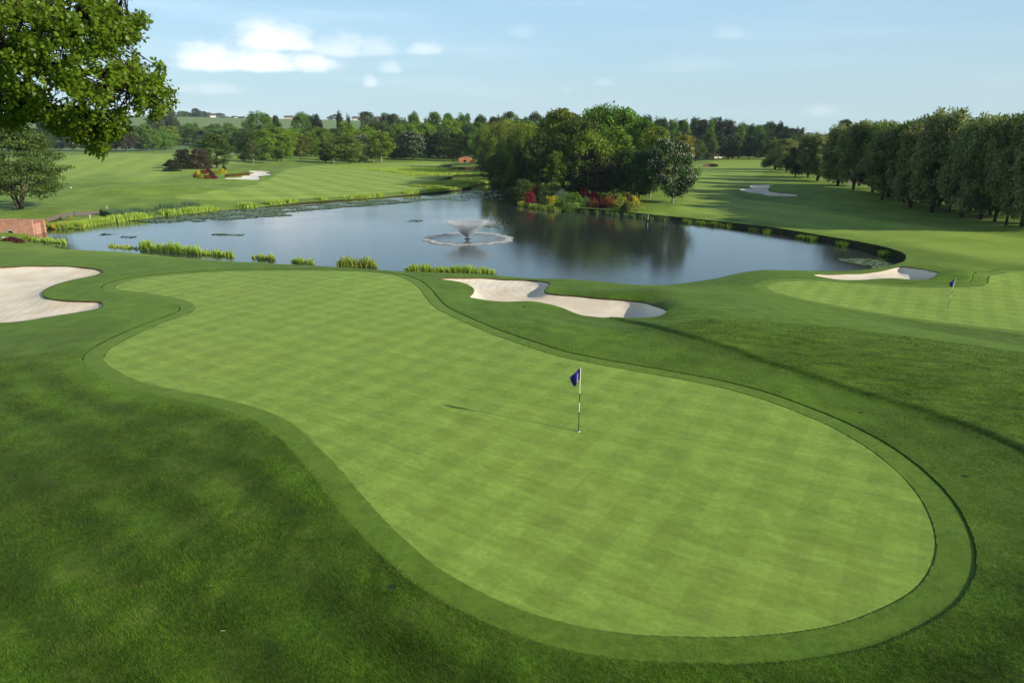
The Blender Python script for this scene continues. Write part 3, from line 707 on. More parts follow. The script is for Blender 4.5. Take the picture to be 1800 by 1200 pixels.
ORD = ['first', 'second', 'third', 'fourth', 'fifth', 'sixth', 'seventh', 'eighth', 'ninth', 'tenth', 'eleventh', 'twelfth', 'thirteenth', 'fourteenth', 'fifteenth', 'sixteenth', 'seventeenth', 'eighteenth', 'nineteenth', 'twentieth']

# --- left edge and far left wood
ptree('hawthorn_tree', 'thorn', 1, 'thorn', 36, 368, 212, 135, 'spreading dark green thorn tree with split trunk beside the brick bridge', bark='bark')
LW = 'wood behind the left fairway'
for i, (px, yb, yt, w, leaf, kd, what) in enumerate([
    (20,266,224,40,'dark','round','dark round tree'),(62,266,226,34,'dark','round','dark blue green tree'),(84,267,216,30,'dark','round','dark tree with clear trunks'),(105,266,222,30,'pine','round','blackish pine'),(128,266,226,28,'pine','round','blackish pine'),(150,266,224,30,'mid','round','mid green tree'),(172,266,228,28,'pine','round','dark pine'),
    (196,267,222,34,'purple','round','purplish brown pine'),(222,267,226,30,'purple','round','purplish brown pine'),(246,266,224,30,'pine','round','dark brown pine'),(258,266,218,30,'fresh','round','green tree behind pines'),(270,266,226,32,'fresh','round','leafy fresh green tree'),(290,264,232,34,'fresh','round','low rounded fresh green tree'),(302,262,222,40,'bright','round','yellow green rounded tree')]):
    ptree('broadleaf_tree' if leaf in ('dark', 'mid', 'fresh', 'bright') else 'pine_tree', kd, i % 3, leaf, px, yb, yt, w, '%s, %s from the left in the wood behind the left fairway' % (what, ORD[i]), LW, bark='bark')
ptree('poplar_tree', 'willow', 1, 'grey', 281, 257, 196, 30, 'left one of the pair of tall grey green trees above the far left wood', bark='bark')
ptree('poplar_tree', 'willow', 2, 'grey', 300, 257, 194, 32, 'right one of the pair of tall grey green trees above the far left wood', bark='bark')
G2 = 'trees closing the far end of the left fairway'
for i, (px, yb, yt, w, leaf, kd) in enumerate([(322,256,222,30,'dark','round'),(340,256,216,34,'fresh','round'),(357,256,226,28,'mid','round'),(375,257,222,34,'mid','round'),(393,258,226,32,'fresh','round'),(412,259,224,34,'fresh','round'),(330,254,228,30,'dark','round'),(385,254,218,26,'mid','round'),(432,262,232,30,'mid','round'),(420,257,226,34,'dark','round'),(403,256,216,22,'mid','round')]):
    ptree('broadleaf_tree', kd, (i + 1) % 3, leaf, px, yb, yt, w, 'rounded green tree closing the far end of the left fairway, %s planted of eleven' % ORD[i] if 0 else 'rounded green tree in the belt closing the far end of the left fairway', G2)
ptree('sapling', 'birch', 0, 'grey', 351, 259, 238, 12, 'thin pale sapling in front of the belt at the left fairway end')
ptree('pine_tree', 'bush', 1, 'pine', 326, 297, 263, 28, 'blackish pine at the left of the group by the flower bed')
ptree('pine_tree', 'bush', 2, 'purple', 350, 297, 261, 32, 'blackish brown pine in the middle of the group by the flower bed')
ptree('broadleaf_tree', 'oval', 1, 'thorn', 382, 296, 235, 54, 'taller open green tree standing right of the two black pines')
ptree('pine_tree', 'bush', 0, 'pine', 303, 301, 281, 24, 'small dark shrub like pine left of the black pines')
MIDG = 'trees along the back of the striped far green'
for px, yb, yt, w, leaf, kd, sd_, bk, lab, bls in [
 (430,285,243,30,'dark','oval',1,'bark','dark narrow tree left of the pale young lime tree',0),
 (446,292,233,24,'thorn','birch',1,'pale_bark','slim olive tree with pale trunk right behind the white bunker',0),
 (462,287,229,36,'fresh','oval',0,'bark','green tree with golden top beside the slim olive tree',0),
 (495,284,224,52,'bright','round',1,'bark','broad bright green tree left of the striped far green',0),
 (488,284,246,30,'mid','oval',2,'bark','mid green tree in front of the broad bright green tree',0),
 (529,279,236,30,'brown','oval',1,'pale_bark','olive brown tree with twin pale trunks on the shaded bank',0),
 (548,276,232,30,'fresh','round',2,'bark','round green tree right of the olive brown twin trunk tree',0),
 (562,272,226,34,'bright','round',0,'bark','yellow green tree behind the shaded bank',0),
 (573,287,252,28,'dark','round',1,'bark','low dark tree with a few pale blossoms left of the spreading pale trunk tree',0),
 (587,288,240,36,'brown','birch',2,'pale_bark','brownish tree with leaning pale trunk behind the striped green',0),
 (616,288,237,44,'brown','oval',0,'pale_bark','brownish spreading tree with forked pale trunk behind the striped green',0),
 (636,286,237,30,'dark','chestnut',0,'pale_bark','chestnut covered in white blossom behind the striped green',1),
 (600,283,240,40,'mid','round',1,'bark','mid green tree behind the two pale trunk trees',0),
 (656,284,230,36,'bright','round',1,'pale_bark','left half of the bright yellow green pair behind the striped green',0),
 (670,286,230,38,'bright','oval',2,'pale_bark','right half of the bright yellow green pair behind the striped green',0),
 (692,280,258,20,'grey','oval',1,'pale_bark','small grey green tree right of the bright yellow pair',0),
 (706,281,238,32,'thorn','oval',0,'pale_bark','dark olive tree with straight trunk between the small grey tree and the dark chestnut',0),
 (726,282,230,38,'dark','chestnut',1,'bark','large dark chestnut with sparse white blossom at the top',1),
 (753,277,228,34,'thorn','round',0,'bark','olive tree right of the large dark chestnut',0),
 (771,279,232,26,'dark','oval',2,'bark','dark slim tree right of the olive one near the channel',0),
 (797,283,234,36,'thorn','oval',1,'pale_bark','grey green tree with pale trunk beside the far brick bridge',0),
 (834,276,225,40,'bright','round',2,'bark','bright green tree directly behind the far brick bridge',0),
 (815,270,232,26,'mid','round',1,'bark','mid green tree left of the bright one behind the far bridge',0),
 (740,272,226,36,'fresh','round',1,'bark','green crown rising behind the large dark chestnut',0),
 (580,270,232,30,'mid','round',2,'bark','green crown behind the brownish leaning tree',0),
 (625,272,226,34,'bright','round',0,'bark','yellow green crown above the blossoming chestnut',0),
 (690,272,232,34,'mid','round',1,'bark','mid green crown behind the small grey green tree',0)]:
    ptree('chestnut_tree' if kd == 'chestnut' else 'broadleaf_tree', kd, sd_, leaf, px, yb, yt, w, lab, MIDG, bk, blossom=bool(bls))
# --- taller trees standing farther back on the left skyline
BG = 'tall trees on the skyline behind the striped green'
for px, yt, w, leaf, kd, sd_, far, lab in [
 (455,197,48,'mid','round',2,430,'big rounded tree on the skyline left of the small pointed tree'),
 (489,203,16,'dark','oval',1,440,'small pointed tree on the skyline beside the big rounded tree'),
 (538,201,42,'mid','round',0,430,'broad green tree on the skyline with the poplar clump at its right'),
 (560,202,20,'pine','poplar',1,430,'dark narrow poplar clump against the broad green skyline tree'),
 (603,201,15,'dark','poplar',0,420,'dark columnar poplar on the skyline, taller of the pair'),
 (615,203,10,'dark','poplar',2,440,'dark columnar poplar on the skyline, slimmer of the pair'),
 (647,197,34,'grey','round',1,420,'tall grey green tree on the skyline right of the two poplars'),
 (676,198,24,'grey','oval',2,430,'first of the two grey brown skyline trees left of the round green one'),
 (694,201,30,'grey','round',1,430,'second of the two grey brown skyline trees left of the round green one'),
 (730,200,26,'fresh','round',0,400,'round fresh green skyline tree right of the grey brown trees'),
 (711,208,26,'mid','round',2,390,'lower mid green skyline tree between grey brown and fresh green ones'),
 (764,197,30,'mid','oval',1,400,'tall mid green skyline tree with pointed shoulder'),
 (790,200,30,'mid','round',1,390,'rounded skyline tree next to the tall pointed shoulder tree'),
 (816,200,34,'mid','round',2,390,'broad skyline tree above the far brick bridge'),
 (842,205,30,'dark','round',0,400,'dark skyline tree right of the broad one above the bridge'),
 (866,206,28,'dark','round',1,410,'dark low crown behind the golden willow top'),
 (880,204,26,'dark','round',2,410,'dark crown above the golden willow tops'),
 (898,197,30,'mid','round',1,420,'dome shaped skyline tree above the golden willow tops'),
 (921,206,26,'dark','oval',2,420,'dark crown between the dome tree and the flat topped tree'),
 (944,200,32,'dark','round',0,430,'flat topped dark skyline tree left of the island wood'),
 (965,207,26,'mid','round',1,430,'low green crown touching the island wood')]:
    ptree('poplar_tree' if kd == 'poplar' else 'broadleaf_tree', kd, sd_, leaf, px, 262, yt, w, lab, BG, far=far)
rg = random.Random(5)
for i in range(46):
    px = 400 + i * 12.5 + rg.uniform(-5, 5); far = rg.uniform(330, 400); yt = rg.uniform(213, 232) if px < 700 else rg.uniform(209, 226)
    ptree('broadleaf_tree', rg.choice(['round', 'round', 'oval']), rg.randrange(3), rg.choice(['mid', 'dark', 'fresh', 'bright', 'thorn']), px, 262, yt + (8 if px < 560 else 0), rg.uniform(26, 38), 'green tree in the dense wood behind the striped far green', 'dense wood behind the striped far green', far=far)
# --- wood between lake and right fairway
for px, yb, yt, w, leaf, kd, sd_, bk, lab, bls in [
 (865,296,228,74,'thorn','weep',0,'bark','weeping willow hanging over the channel, leftmost of the island wood',0),
 (888,303,217,60,'golden','oval',0,'bark','willow with golden yellow top at the left of the island wood',0),
 (930,318,219,60,'golden','oval',1,'bark','second golden topped willow right of the first',0),
 (906,325,236,66,'thorn','weep',1,'dark_bark','dark weeping willow with trailing branches touching the water',0),
 (948,345,234,52,'thorn','birch',1,'pale_bark','feathery tree with white trunk at the corner of the island wood',0),
 (930,342,252,50,'dark','weep',2,'dark_bark','low dark willow left of the white trunk tree',0),
 (960,330,228,50,'fresh','oval',2,'bark','fresh green crown behind the white trunk tree',0),
 (978,348,262,36,'brown','birch',2,'pale_bark','thin leafless looking tree with pale trunk right of the white trunk tree',0),
 (990,330,192,80,'brown','round',1,'dark_bark','tall olive gold tree at the left shoulder of the island wood',0),
 (1020,340,208,84,'thorn','round',2,'dark_bark','olive tree with hanging boughs at the centre of the island wood',0),
 (1050,332,188,86,'mid','clump',0,'dark_bark','tallest dark green tree of the island wood',0),
 (1092,330,192,80,'fresh','clump',1,'dark_bark','tall green tree right of the tallest one in the island wood',0),
 (1040,345,235,80,'brown','round',0,'dark_bark','yellowish olive tree low in the centre of the island wood',0),
 (1078,342,222,60,'fresh','oval',1,'dark_bark','emerald green tree in the right centre of the island wood',0),
 (1120,335,210,60,'mid','round',1,'dark_bark','mid green tree on the right shoulder of the island wood',0),
 (1100,346,262,60,'dark','round',2,'pale_bark','low dark tree with white trunk behind the red shrubs',0),
 (1123,352,268,50,'dark','round',0,'dark_bark','small dark tree left of the blossoming chestnut',0),
 (1150,338,224,60,'brown','round',1,'bark','olive yellow tree behind the blossoming chestnut',0),
 (1142,348,258,40,'dark','oval',1,'pale_bark','slim dark tree with white trunk just left of the blossoming chestnut',0),
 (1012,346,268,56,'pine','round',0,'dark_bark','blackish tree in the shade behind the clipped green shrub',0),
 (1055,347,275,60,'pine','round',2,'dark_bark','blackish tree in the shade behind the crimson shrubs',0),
 (1182,357,243,70,'dark','chestnut',2,'pale_bark','large chestnut full of white blossom at the right end of the island wood',1),
 (1198,300,238,44,'golden','round',1,'bark','golden green tree peeping out right of the blossoming chestnut',0),
 (1222,285,245,34,'thorn','round',2,'bark','grey green tree at the left side of the right fairway',0),
 (1243,276,244,32,'grey','chestnut',0,'bark','pale blossoming tree at the far left corner of the right fairway',1)]:
    ptree('chestnut_tree' if kd == 'chestnut' else ('willow_tree' if kd == 'weep' or leaf == 'golden' else 'broadleaf_tree'), kd, sd_, leaf, px, yb, yt, w, lab, None, bk, blossom=bool(bls))
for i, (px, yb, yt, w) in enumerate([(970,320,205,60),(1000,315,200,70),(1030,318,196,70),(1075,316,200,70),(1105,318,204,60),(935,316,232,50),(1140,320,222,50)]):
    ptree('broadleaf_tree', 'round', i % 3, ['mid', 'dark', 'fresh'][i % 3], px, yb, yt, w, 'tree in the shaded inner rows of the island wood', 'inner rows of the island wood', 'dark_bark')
for px, yb, yt, w, lab in [(862,300,262,40,'dark willow bush overhanging the narrow end of the channel'),(876,313,272,44,'second dark willow bush along the channel bank'),(890,327,282,44,'dark willow bush where the channel widens into the lake'),(905,342,296,40,'dark bush at the water just left of the leftmost red azalea'),(918,352,316,30,'low dark bush behind the leftmost red azalea')]:
    ptree('willow_bush', 'bush', 1, 'thorn', px, yb, yt, w, lab, None, 'dark_bark')
for px, yb, yt, w, sd_, lab in [(880,306,222,66,2,'broad weeping willow behind the channel bushes'),(915,332,228,60,0,'weeping willow left of the feathery white trunk tree')]:
    ptree('willow_tree', 'weep', sd_, 'brown', px, yb, yt, w, lab, None, 'dark_bark')
# --- dark plantation behind the right fairway
FW = 'dark plantation behind the right fairway'
rg = random.Random(11)
for i in range(30):
    px = 1118 + i * 9.6; yt = np.interp(px, [1110, 1180, 1230, 1262, 1300, 1330, 1345, 1365, 1380, 1400], [205, 211, 213, 210, 219, 224, 219, 217, 224, 228]) + rg.uniform(-3, 3)
    ptree('conifer_tree' if i % 4 else 'broadleaf_tree', 'poplar' if i % 4 else 'oval', rg.randrange(3), rg.choice(['dark', 'dark', 'mid', 'pine']), px, 262, yt, rg.uniform(16, 24) if i % 4 else 26, 'narrow dark tree in the plantation closing the far end of the right fairway', FW, far=rg.uniform(340, 400))
for i in range(16):
    px = 1120 + i * 18; ptree('broadleaf_tree', 'round', i % 3, ['dark', 'thorn', 'pine'][i % 3], px, 262, rg.uniform(232, 246), 28, 'low tree at the foot of the dark plantation beyond the right fairway', FW + ' foot', far=rg.uniform(318, 335))
for px, yb, yt, w, leaf, kd, sd_, lab in [
 (1283,275,248,42,'purple','round',1,'rounded purplish black tree behind the row of white posts'),
 (1287,272,243,20,'maroon','round',2,'copper red tree rising behind the purplish black one'),
 (1313,272,237,36,'golden','round',0,'yellow green tree right of the purplish black tree'),
 (1332,272,246,40,'pine','conifer',1,'dark fir hedge like tree closing the fairway right of the yellow tree'),
 (1350,272,219,44,'dark','round',2,'large dark round headed tree at the end of the right fairway'),
 (1385,262,226,24,'mid','oval',1,'green tree right of the large dark round headed tree'),
 (1407,262,225,8,'dark','poplar',1,'lone narrow poplar against the distant blue hills'),
 (1476,300,211,34,'dark','round',1,'dark flat topped tree rising behind the pale willows'),
 (1455,300,228,20,'mid','oval',1,'mid green crown right of the lone poplar'),
 (1425,275,238,50,'fresh','round',2,'low green trees beyond the right hand row')]:
    ptree('broadleaf_tree', kd, sd_, leaf, px, yb, yt, w, lab)
# --- willow row on the right
RW = 'tall grey green trees in the row right of the fairway'
row_ = [(1362,298,248,40,'thorn',0),(1382,303,240,42,'willow',1),(1398,312,252,32,'dark',2),(1420,312,234,38,'thorn',0),(1436,318,224,46,'willow',2),(1456,320,232,40,'willow',1),(1472,326,222,46,'willow',0),(1500,335,214,52,'willow',1),(1533,338,213,50,'thorn',2),
 (1550,352,214,58,'willow',0),(1588,356,206,56,'thorn',1),(1600,366,203,64,'willow',2),(1638,374,196,62,'willow',0),(1668,372,206,54,'thorn',1),(1690,382,200,66,'willow',2),(1722,386,204,60,'willow',0),(1748,390,200,62,'thorn',1),(1768,396,204,62,'willow',2),(1795,398,196,66,'willow',1),(1830,404,200,70,'willow',0)]
for i, (px, yb, yt, w, leaf, sd_) in enumerate(row_):
    ptree('willow_tree' if leaf == 'willow' else 'broadleaf_tree', ('round' if i % 4 == 1 else 'willow') if leaf != 'dark' else 'round', sd_, leaf, px, yb, yt + (i * 37 % 17) + 1, w * 1.22,
          '%s tree, %s from far end of row right of fairway' % ({'willow': 'pale feathery', 'thorn': 'dark feathery', 'dark': 'dark round'}[leaf], ORD[i]), RW, 'dark_bark')
rg = random.Random(3)
for i, (px, yb) in enumerate([(1510,327),(1545,333),(1570,338),(1600,343),(1630,348),(1660,354),(1690,359),(1720,364),(1750,369),(1785,374),(1820,380),(1560,346),(1615,352),(1650,362),(1705,370),(1740,378),(1780,384),(1860,392),(1900,400)]):
    ptree('broadleaf_tree', 'willow' if i % 3 else 'round', i % 3, ['thorn', 'willow', 'mid'][i % 3], px, yb, 222 - (px - 1500) * .06 + rg.uniform(-6, 8), rg.uniform(64, 80), 'tree in the dark back rows of the wood right of the fairway', 'back rows of the wood right of the fairway', 'dark_bark')

# ------------------------------------------------------------------ skyline: hedgerow trees, houses, mast
SK = 'small trees along the far ridge'
rg = random.Random(21)
SKT = [(312,204,12),(320,196,13),(330,198,12),(340,200,9),(347,192,12),(354,196,9),(359,197,8),(366,199,10),(387,200,13),(399,206,9),(412,205,9),(420,206,9),(428,206,10),(436,207,8),(475,207,8),(520,208,9),(590,202,12),(581,206,8),(598,207,9),(626,206,10),(634,209,8),(662,206,10),(520,209,8),(670,212,9),(230,206,12),(215,205,14),(206,203,14),(660,210,9),(448,206,8)]
for px, yt, w in SKT:
    ptree('broadleaf_tree', 'round', rg.randrange(3), rg.choice(['dark', 'mid', 'thorn']), px, 212, yt - 1, w * 1.3, 'small hazy tree on the far ridge', SK, far=1430 + rg.uniform(-30, 30))
for i in range(34):
    px = 215 + i * 14.5 + rg.uniform(-4, 4)
    ptree('hedge_bush', 'clump', rg.randrange(2), rg.choice(['dark', 'thorn']), px, 214, float(np.interp(px, SKY_PX, SKY_PY)) - 2.5 + rg.uniform(-.8, 1), 17, 'low hazy bush in the hedgerow along the far ridge', 'hedgerow bushes on the far ridge', cat='bush' if False else None, far=1450) if False else None

M['brick'] = None
def brick_mat(name, c1, c2, mortar, scale):
    m, nt, out = new_mat(name); n = N(nt); tc = n.node('ShaderNodeTexCoord')
    s = n.node('ShaderNodeSeparateXYZ'); n.put(s.inputs[0], tc.outputs['Object']); v = n.node('ShaderNodeCombineXYZ'); n.put(v.inputs[0], n.math('ADD', s.outputs[0], s.outputs[1])); n.put(v.inputs[1], s.outputs[2])
    b = n.node('ShaderNodeTexBrick'); n.put(b.inputs['Vector'], v.outputs[0]); b.inputs['Scale'].default_value = scale
    b.inputs['Brick Width'].default_value = .45; b.inputs['Row Height'].default_value = .15; b.inputs['Mortar Size'].default_value = .018
    b.inputs['Color1'].default_value = (*c1, 1); b.inputs['Color2'].default_value = (*c2, 1); b.inputs['Mortar'].default_value = (*mortar, 1)
    nz = n.noise(tc.outputs['Object'], 1.8, 5, .7)
    c = n.bright(b.outputs[0], n.mapr(nz, .3, .7, .75, 1.2)); pale = n.mapr(n.noise(n.vmath('MULTIPLY', tc.outputs['Object'], (1, 1, 3)), 4, 4, .7), .50, .66, 0, .7)
    c = n.mix(pale, c, (.62, .5, .42, 1))
    bs = n.bsdf(c, .9, .1); n.put(bs.inputs['Normal'], n.bump(b.outputs['Fac'], .6, -.012)); nt.links.new(bs.outputs[0], out.inputs[0]); return m
M['brick'] = brick_mat('red_brick', (.40, .12, .06), (.50, .20, .12), (.50, .40, .32), 1.9)
M['brick_far'] = brick_mat('orange_brick', (.50, .12, .05), (.58, .18, .09), (.45, .3, .2), 1.2)
M['white'] = simple_mat('white_paint', (.80, .79, .76), .6, .3, .05); M['cream'] = simple_mat('cream_render', (.62, .52, .40), .8, .2, .1)
M['tile'] = simple_mat('roof_tile', (.13, .085, .065), .8, .2, .25, 2); M['dark'] = simple_mat('dark_void', (.015, .013, .012), .9, .1, .2)
M['steel'] = simple_mat('galvanised_steel', (.45, .46, .47), .5, .4, .1, metallic=.4); M['black'] = simple_mat('black_plastic', (.012, .012, .013), .45, .4, .2)
M['blue'] = simple_mat('blue_cloth', (.028, .020, .20), .75, .2, .2, 8); M['stake'] = simple_mat('stake_green', (.06, .13, .12), .7, .3, .3); M['stone'] = simple_mat('stone', (.35, .32, .28), .9, .1, .3, 3, .05)
M['glass'] = simple_mat('window_dark', (.03, .035, .04), .1, .5, .1); M['twig'] = simple_mat('dry_twig', (.62, .55, .42), .8, .2, .2); M['dead_leaf'] = simple_mat('dead_leaf', (.35, .18, .08), .8, .2, .2)

def arch_wall(name, L, H, T_, rise, rad, cx, mat, parent, camber=.25, n_=14):
    """upright wall in the xz plane with an arched opening at its foot"""
    pts = [(-L / 2, -.6)]; pts += [(cx - rad, -.6), (cx - rad, rise)]
    pts += [(cx - rad * math.cos(math.pi * k / n_), rise + rad * math.sin(math.pi * k / n_)) for k in range(1, n_)]
    pts += [(cx + rad, rise), (cx + rad, -.6), (L / 2, -.6)]
    top = [(L / 2 - L * k / 12, H + camber * math.sin(math.pi * k / 12)) for k in range(13)]
    pts += top; m = MB(); k = len(pts)
    m.add([(x, -T_ / 2, z) for x, z in pts] + [(x, T_ / 2, z) for x, z in pts], [tuple(range(k)), tuple(range(k, 2 * k))[::-1]] + [(i, i + k, (i + 1) % k + k, (i + 1) % k) for i in range(k)])
    return m.build(name, mat, parent)

# brick bridge at the left edge
g = at_z(2, 411, WATER + .15); sc_ = g[1] / F * 1.04
br = empty('brick_bridge', (g[0] - 1.6, g[1], WATER + .05), .06)
tag(br, 'red brick footbridge with small arched culvert at the end of the lake', 'bridge')
Lb = 150 * sc_; Hb = 22 * sc_
arch_wall('parapet_wall', Lb, Hb, .34, .12, .36, 16 * sc_ + 1.55, M['brick'], br, .12)
m = MB(); k_ = 11; acx = 16 * sc_ + 1.55
for i in range(k_):
    a = math.pi * (i + .5) / k_; m.box((acx - .46 * math.cos(a), -.185, .12 + .46 * math.sin(a)), (.11, .05, .17), 0)
m.build('arch_stones', M['stone'], br)
m = MB(); m.box((acx, .9, .15), (.74, 1.4, .9)); m.build('culvert', M['dark'], br)
m = MB()
for i in range(12):
    x0 = Lb / 2 - Lb * (i + .5) / 12; m.box((x0, 0, Hb + .12 * math.sin(math.pi * (i + .5) / 12) + .035), (Lb / 12 - .02, .42, .08))
m.build('coping', M['brick'], br)
m = MB(); m.box((Lb / 2 - .05, .75, Hb * .4 - .3), (.30, 1.2, Hb * .8 + .6), 0); m.build('wing_wall', M['brick'], br)
arch_wall('parapet_wall', Lb, Hb * .9, .3, .12, .36, acx, M['brick'], br, .12).location = (0, 2.4, .1)

# far brick bridge over the channel
d_ = on_ground(817, 285)[0]; far_y = d_[1]; s2 = far_y / F * .78
fb = empty('brick_bridge', (d_[0], d_[1], T(d_[0:1], d_[1:2])[0] - .1), -.12); tag(fb, 'small orange brick arch bridge at the far end of the channel', 'bridge')
arch_wall('parapet_wall', 26 * s2, 9 * s2, .5, .3, 3.6 * s2, 0, M['brick_far'], fb, 2.5 * s2)
arch_wall('parapet_wall', 26 * s2, 9 * s2, .5, .3, 3.6 * s2, 0, M['brick_far'], fb, 2.5 * s2).location = (0, 3, 0)
m = MB(); m.box((0, 1.5, .5), (6 * s2, 1.5, 1.6)); m.build('archway', M['dark'], fb)

def house(px, py, far, w, d, h, roofh, rz, wallm, label, nwin=3):
    dd = ray(px, py); g = CAM + dd * (far / dd[1]); z = T(g[0:1], g[1:2])[0]
    e = empty('house', (g[0], g[1], z), rz); tag(e, label, 'house'); e.scale = (.75, .75, .75)
    m = MB(); m.box((0, 0, h / 2 - .5), (w, d, h + 1)); m.add([(-w / 2, -d / 2, h), (-w / 2, d / 2, h), (-w / 2, 0, h + roofh), (w / 2, -d / 2, h), (w / 2, d / 2, h), (w / 2, 0, h + roofh)], [(0, 1, 2), (5, 4, 3)]); m.build('wall', wallm, e)
    o = .4; m = MB()
    for s in (-1, 1):
        y1 = s * (d / 2 + o); z1 = h - roofh * o / (d / 2); v = [(-w / 2 - o, y1, z1 + .02), (w / 2 + o, y1, z1 + .02), (w / 2 + o, 0, h + roofh + .02), (-w / 2 - o, 0, h + roofh + .02)]
        v += [(a, b, c + .2) for a, b, c in v]; m.add(v, [(3, 2, 1, 0), (4, 5, 6, 7), (0, 1, 5, 4), (1, 2, 6, 5), (2, 3, 7, 6), (3, 0, 4, 7)])
    rf = m.build('roof', M['tile'], e)
    m = MB(); m.box((w * .28, 0, h + roofh + .5), (.7, .7, 1.6)); m.build('chimney', M['brick'], rf)
    for i in range(nwin):
        x = -w / 2 + w * (i + .5) / nwin; f = MB(); f.box((x, -d / 2 - .02, h * .55), (1.3, .08, 1.3)); fo = f.build('window', M['white'], e)
        p = MB(); p.box((x, -d / 2 - .07, h * .55), (1.1, .04, 1.1)); p.build('pane', M['glass'], fo)
house(375, 211, 1380, 13, 8, 6, 5.5, .5, M['white'], 'white farmhouse with orange gable roof on the far ridge')
house(415, 212, 1380, 7, 6, 3.4, 2, .2, M['white'], 'tiny white cottage on the far ridge between farmhouse and mast', 2)
house(508, 213, 1370, 22, 9, 4.5, 3.5, 0, M['cream'], 'long low pinkish building on the ridge left of the skyline trees', 5)
house(624, 215, 1370, 12, 7, 4.5, 3, .3, M['cream'], 'small farmhouse on the ridge right of the two poplars')
house(667, 215, 1380, 14, 8, 6, 4, -.2, M['brick_far'], 'red roofed house between the grey skyline trees')
house(222, 213, 1250, 9, 7, 4.5, 3, 0, M['white'], 'small white building glimpsed under the oak branch')
house(1260, 268, 352, 7, 6, 3.4, 2.6, .3, M['cream'], 'cream bungalow with red roof left of the purplish black tree', 2)

def mast(px, yb, yt, far, lab, w0, arms=False):
    dd = ray(px, yb); g = CAM + dd * (far / dd[1]); z = T(g[0:1], g[1:2])[0]; dt = ray(px, yt); h = (CAM + dt * (far / dt[1]))[2] - z
    e = empty('radio_mast' if not arms else 'pylon', (g[0], g[1], z)); tag(e, lab, 'mast' if not arms else 'pylon')
    m = MB(); r = .13 if not arms else .14
    for a, b in ((-1, -1), (1, -1), (1, 1), (-1, 1)): m.tube([(a * w0, b * w0, -1), (a * w0 * .25, b * w0 * .25, h)], [r, r * .7], 4)
    k = 14
    for i in range(k):
        z0, z1 = h * i / k, h * (i + 1) / k; q0, q1 = w0 * (1 - .75 * i / k), w0 * (1 - .75 * (i + 1) / k)
        for a, b, c, d in ((-1, -1, 1, -1), (1, -1, 1, 1), (1, 1, -1, 1), (-1, 1, -1, -1)): m.tube([(a * q0, b * q0, z0), (c * q1, d * q1, z1)], [r * .5] * 2, 3)
    m.build('lattice', M['steel'], e)
    if arms:
        for q in (.68, .8, .92):
            m = MB(); m.tube([(-5.5, 0, h * q), (5.5, 0, h * q)], [.16, .16], 4); m.tube([(-5.5, 0, h * q), (0, 0, h * q + 1.5)], [.1, .1], 3); m.tube([(5.5, 0, h * q), (0, 0, h * q + 1.5)], [.1, .1], 3); m.build('arm', M['steel'], e)
    else:
        m = MB(); m.tube([(0, 0, h), (0, 0, h * 1.06)], [.2, .2], 5); m.build('antenna', M['white'], e)
mast(432, 211, 183, 1400, 'thin lattice radio mast on the skyline left of the big rounded tree', .5)
mast(1413, 243, 223, 1600, 'faint electricity pylon right of the lone narrow poplar', 2.0, True)

# distant hills
def hills(name, th0, th1, r0, hmax, seed, lab):
    rng = np.random.default_rng(seed); A = np.linspace(th0, th1, 60); Rr = np.linspace(r0 - 300, r0 + 150, 8); v = []
    for j, r in enumerate(Rr):
        k = math.sin(math.pi * min(1, (j + .2) / 5.5) / 2) if j < 6 else math.cos((j - 5) * .6)
        for i, a in enumerate(A):
            t = i / 59; e = math.sin(math.pi * t) ** .6
            z = hmax * e * k * (.8 + .12 * math.sin(9 * t + seed) + .06 * math.sin(23 * t)) - 12
            v.append((r * math.sin(a), r * math.cos(a), z))
    i, j = np.meshgrid(np.arange(7), np.arange(59), indexing='ij'); q = (i * 60 + j).ravel()
    o = obj(name, np_mesh(name, v, [np.stack([q, q + 1, q + 61, q + 60], 1)], smooth=True), M['hill']); tag(o, lab, None, None, 'structure')
M['hill'] = simple_mat('far_hill', (.06, .10, .07), .95, .05, .3, .01)
hills('hills', math.atan2(1370 - 900, 1320) , math.atan2(1500 - 900, 1320), 2900, 42, 1, 'low blue hills beyond the right hand trees')
hills('hills', math.atan2(-900, 1320), math.atan2(300 - 900, 1320), 2900, 128, 4, 'wooded blue hill glimpsed behind the oak branches')

# ------------------------------------------------------------------ shrubs
def dome_mesh(seed, boxy=False, flower=False, n_=1500, size=.16):
    rng = np.random.default_rng(seed); d = rng.normal(size=(n_, 3)); d[:, 2] = np.abs(d[:, 2]) * 1.0 - .12; d /= np.linalg.norm(d, axis=1, keepdims=True)
    if boxy: d = d / (np.abs(d) ** 4).sum(1, keepdims=True) ** .25
    ph = rng.uniform(0, 6.28, 4); a = np.arctan2(d[:, 1], d[:, 0])
    amp = .03 if boxy else .13
    r = (1 + amp * np.sin(3 * a + ph[0] + 3 * d[:, 2]) + amp * np.sin(5 * a + ph[1] - 4 * d[:, 2])) * (rng.random(n_) ** (.10 if boxy else .22))
    p = d * r[:, None]; t = np.clip(rng.normal(.5, .22, n_), 0, 1)
    v, tt = cards(p, size * (.6 if boxy else 1), rng, .7, tint=t, out=d, outw=.5)
    return np_mesh('foliage', v, [np.arange(len(v)).reshape(-1, 4)], {'tint': tt})
DOME = {(k, b): dome_mesh(k * 5 + 2 + (9 if b else 0), b) for k in range(3) for b in (False, True)}
for m_ in DOME.values(): m_.materials.append(None)
stem_mb = MB()
for k in range(5):
    a = k * 1.26; stem_mb.tube([(0.04 * math.cos(a), .04 * math.sin(a), -.15), (.25 * math.cos(a), .25 * math.sin(a), .3), (.5 * math.cos(a), .5 * math.sin(a), .7)], [.035, .028, .01], 5)
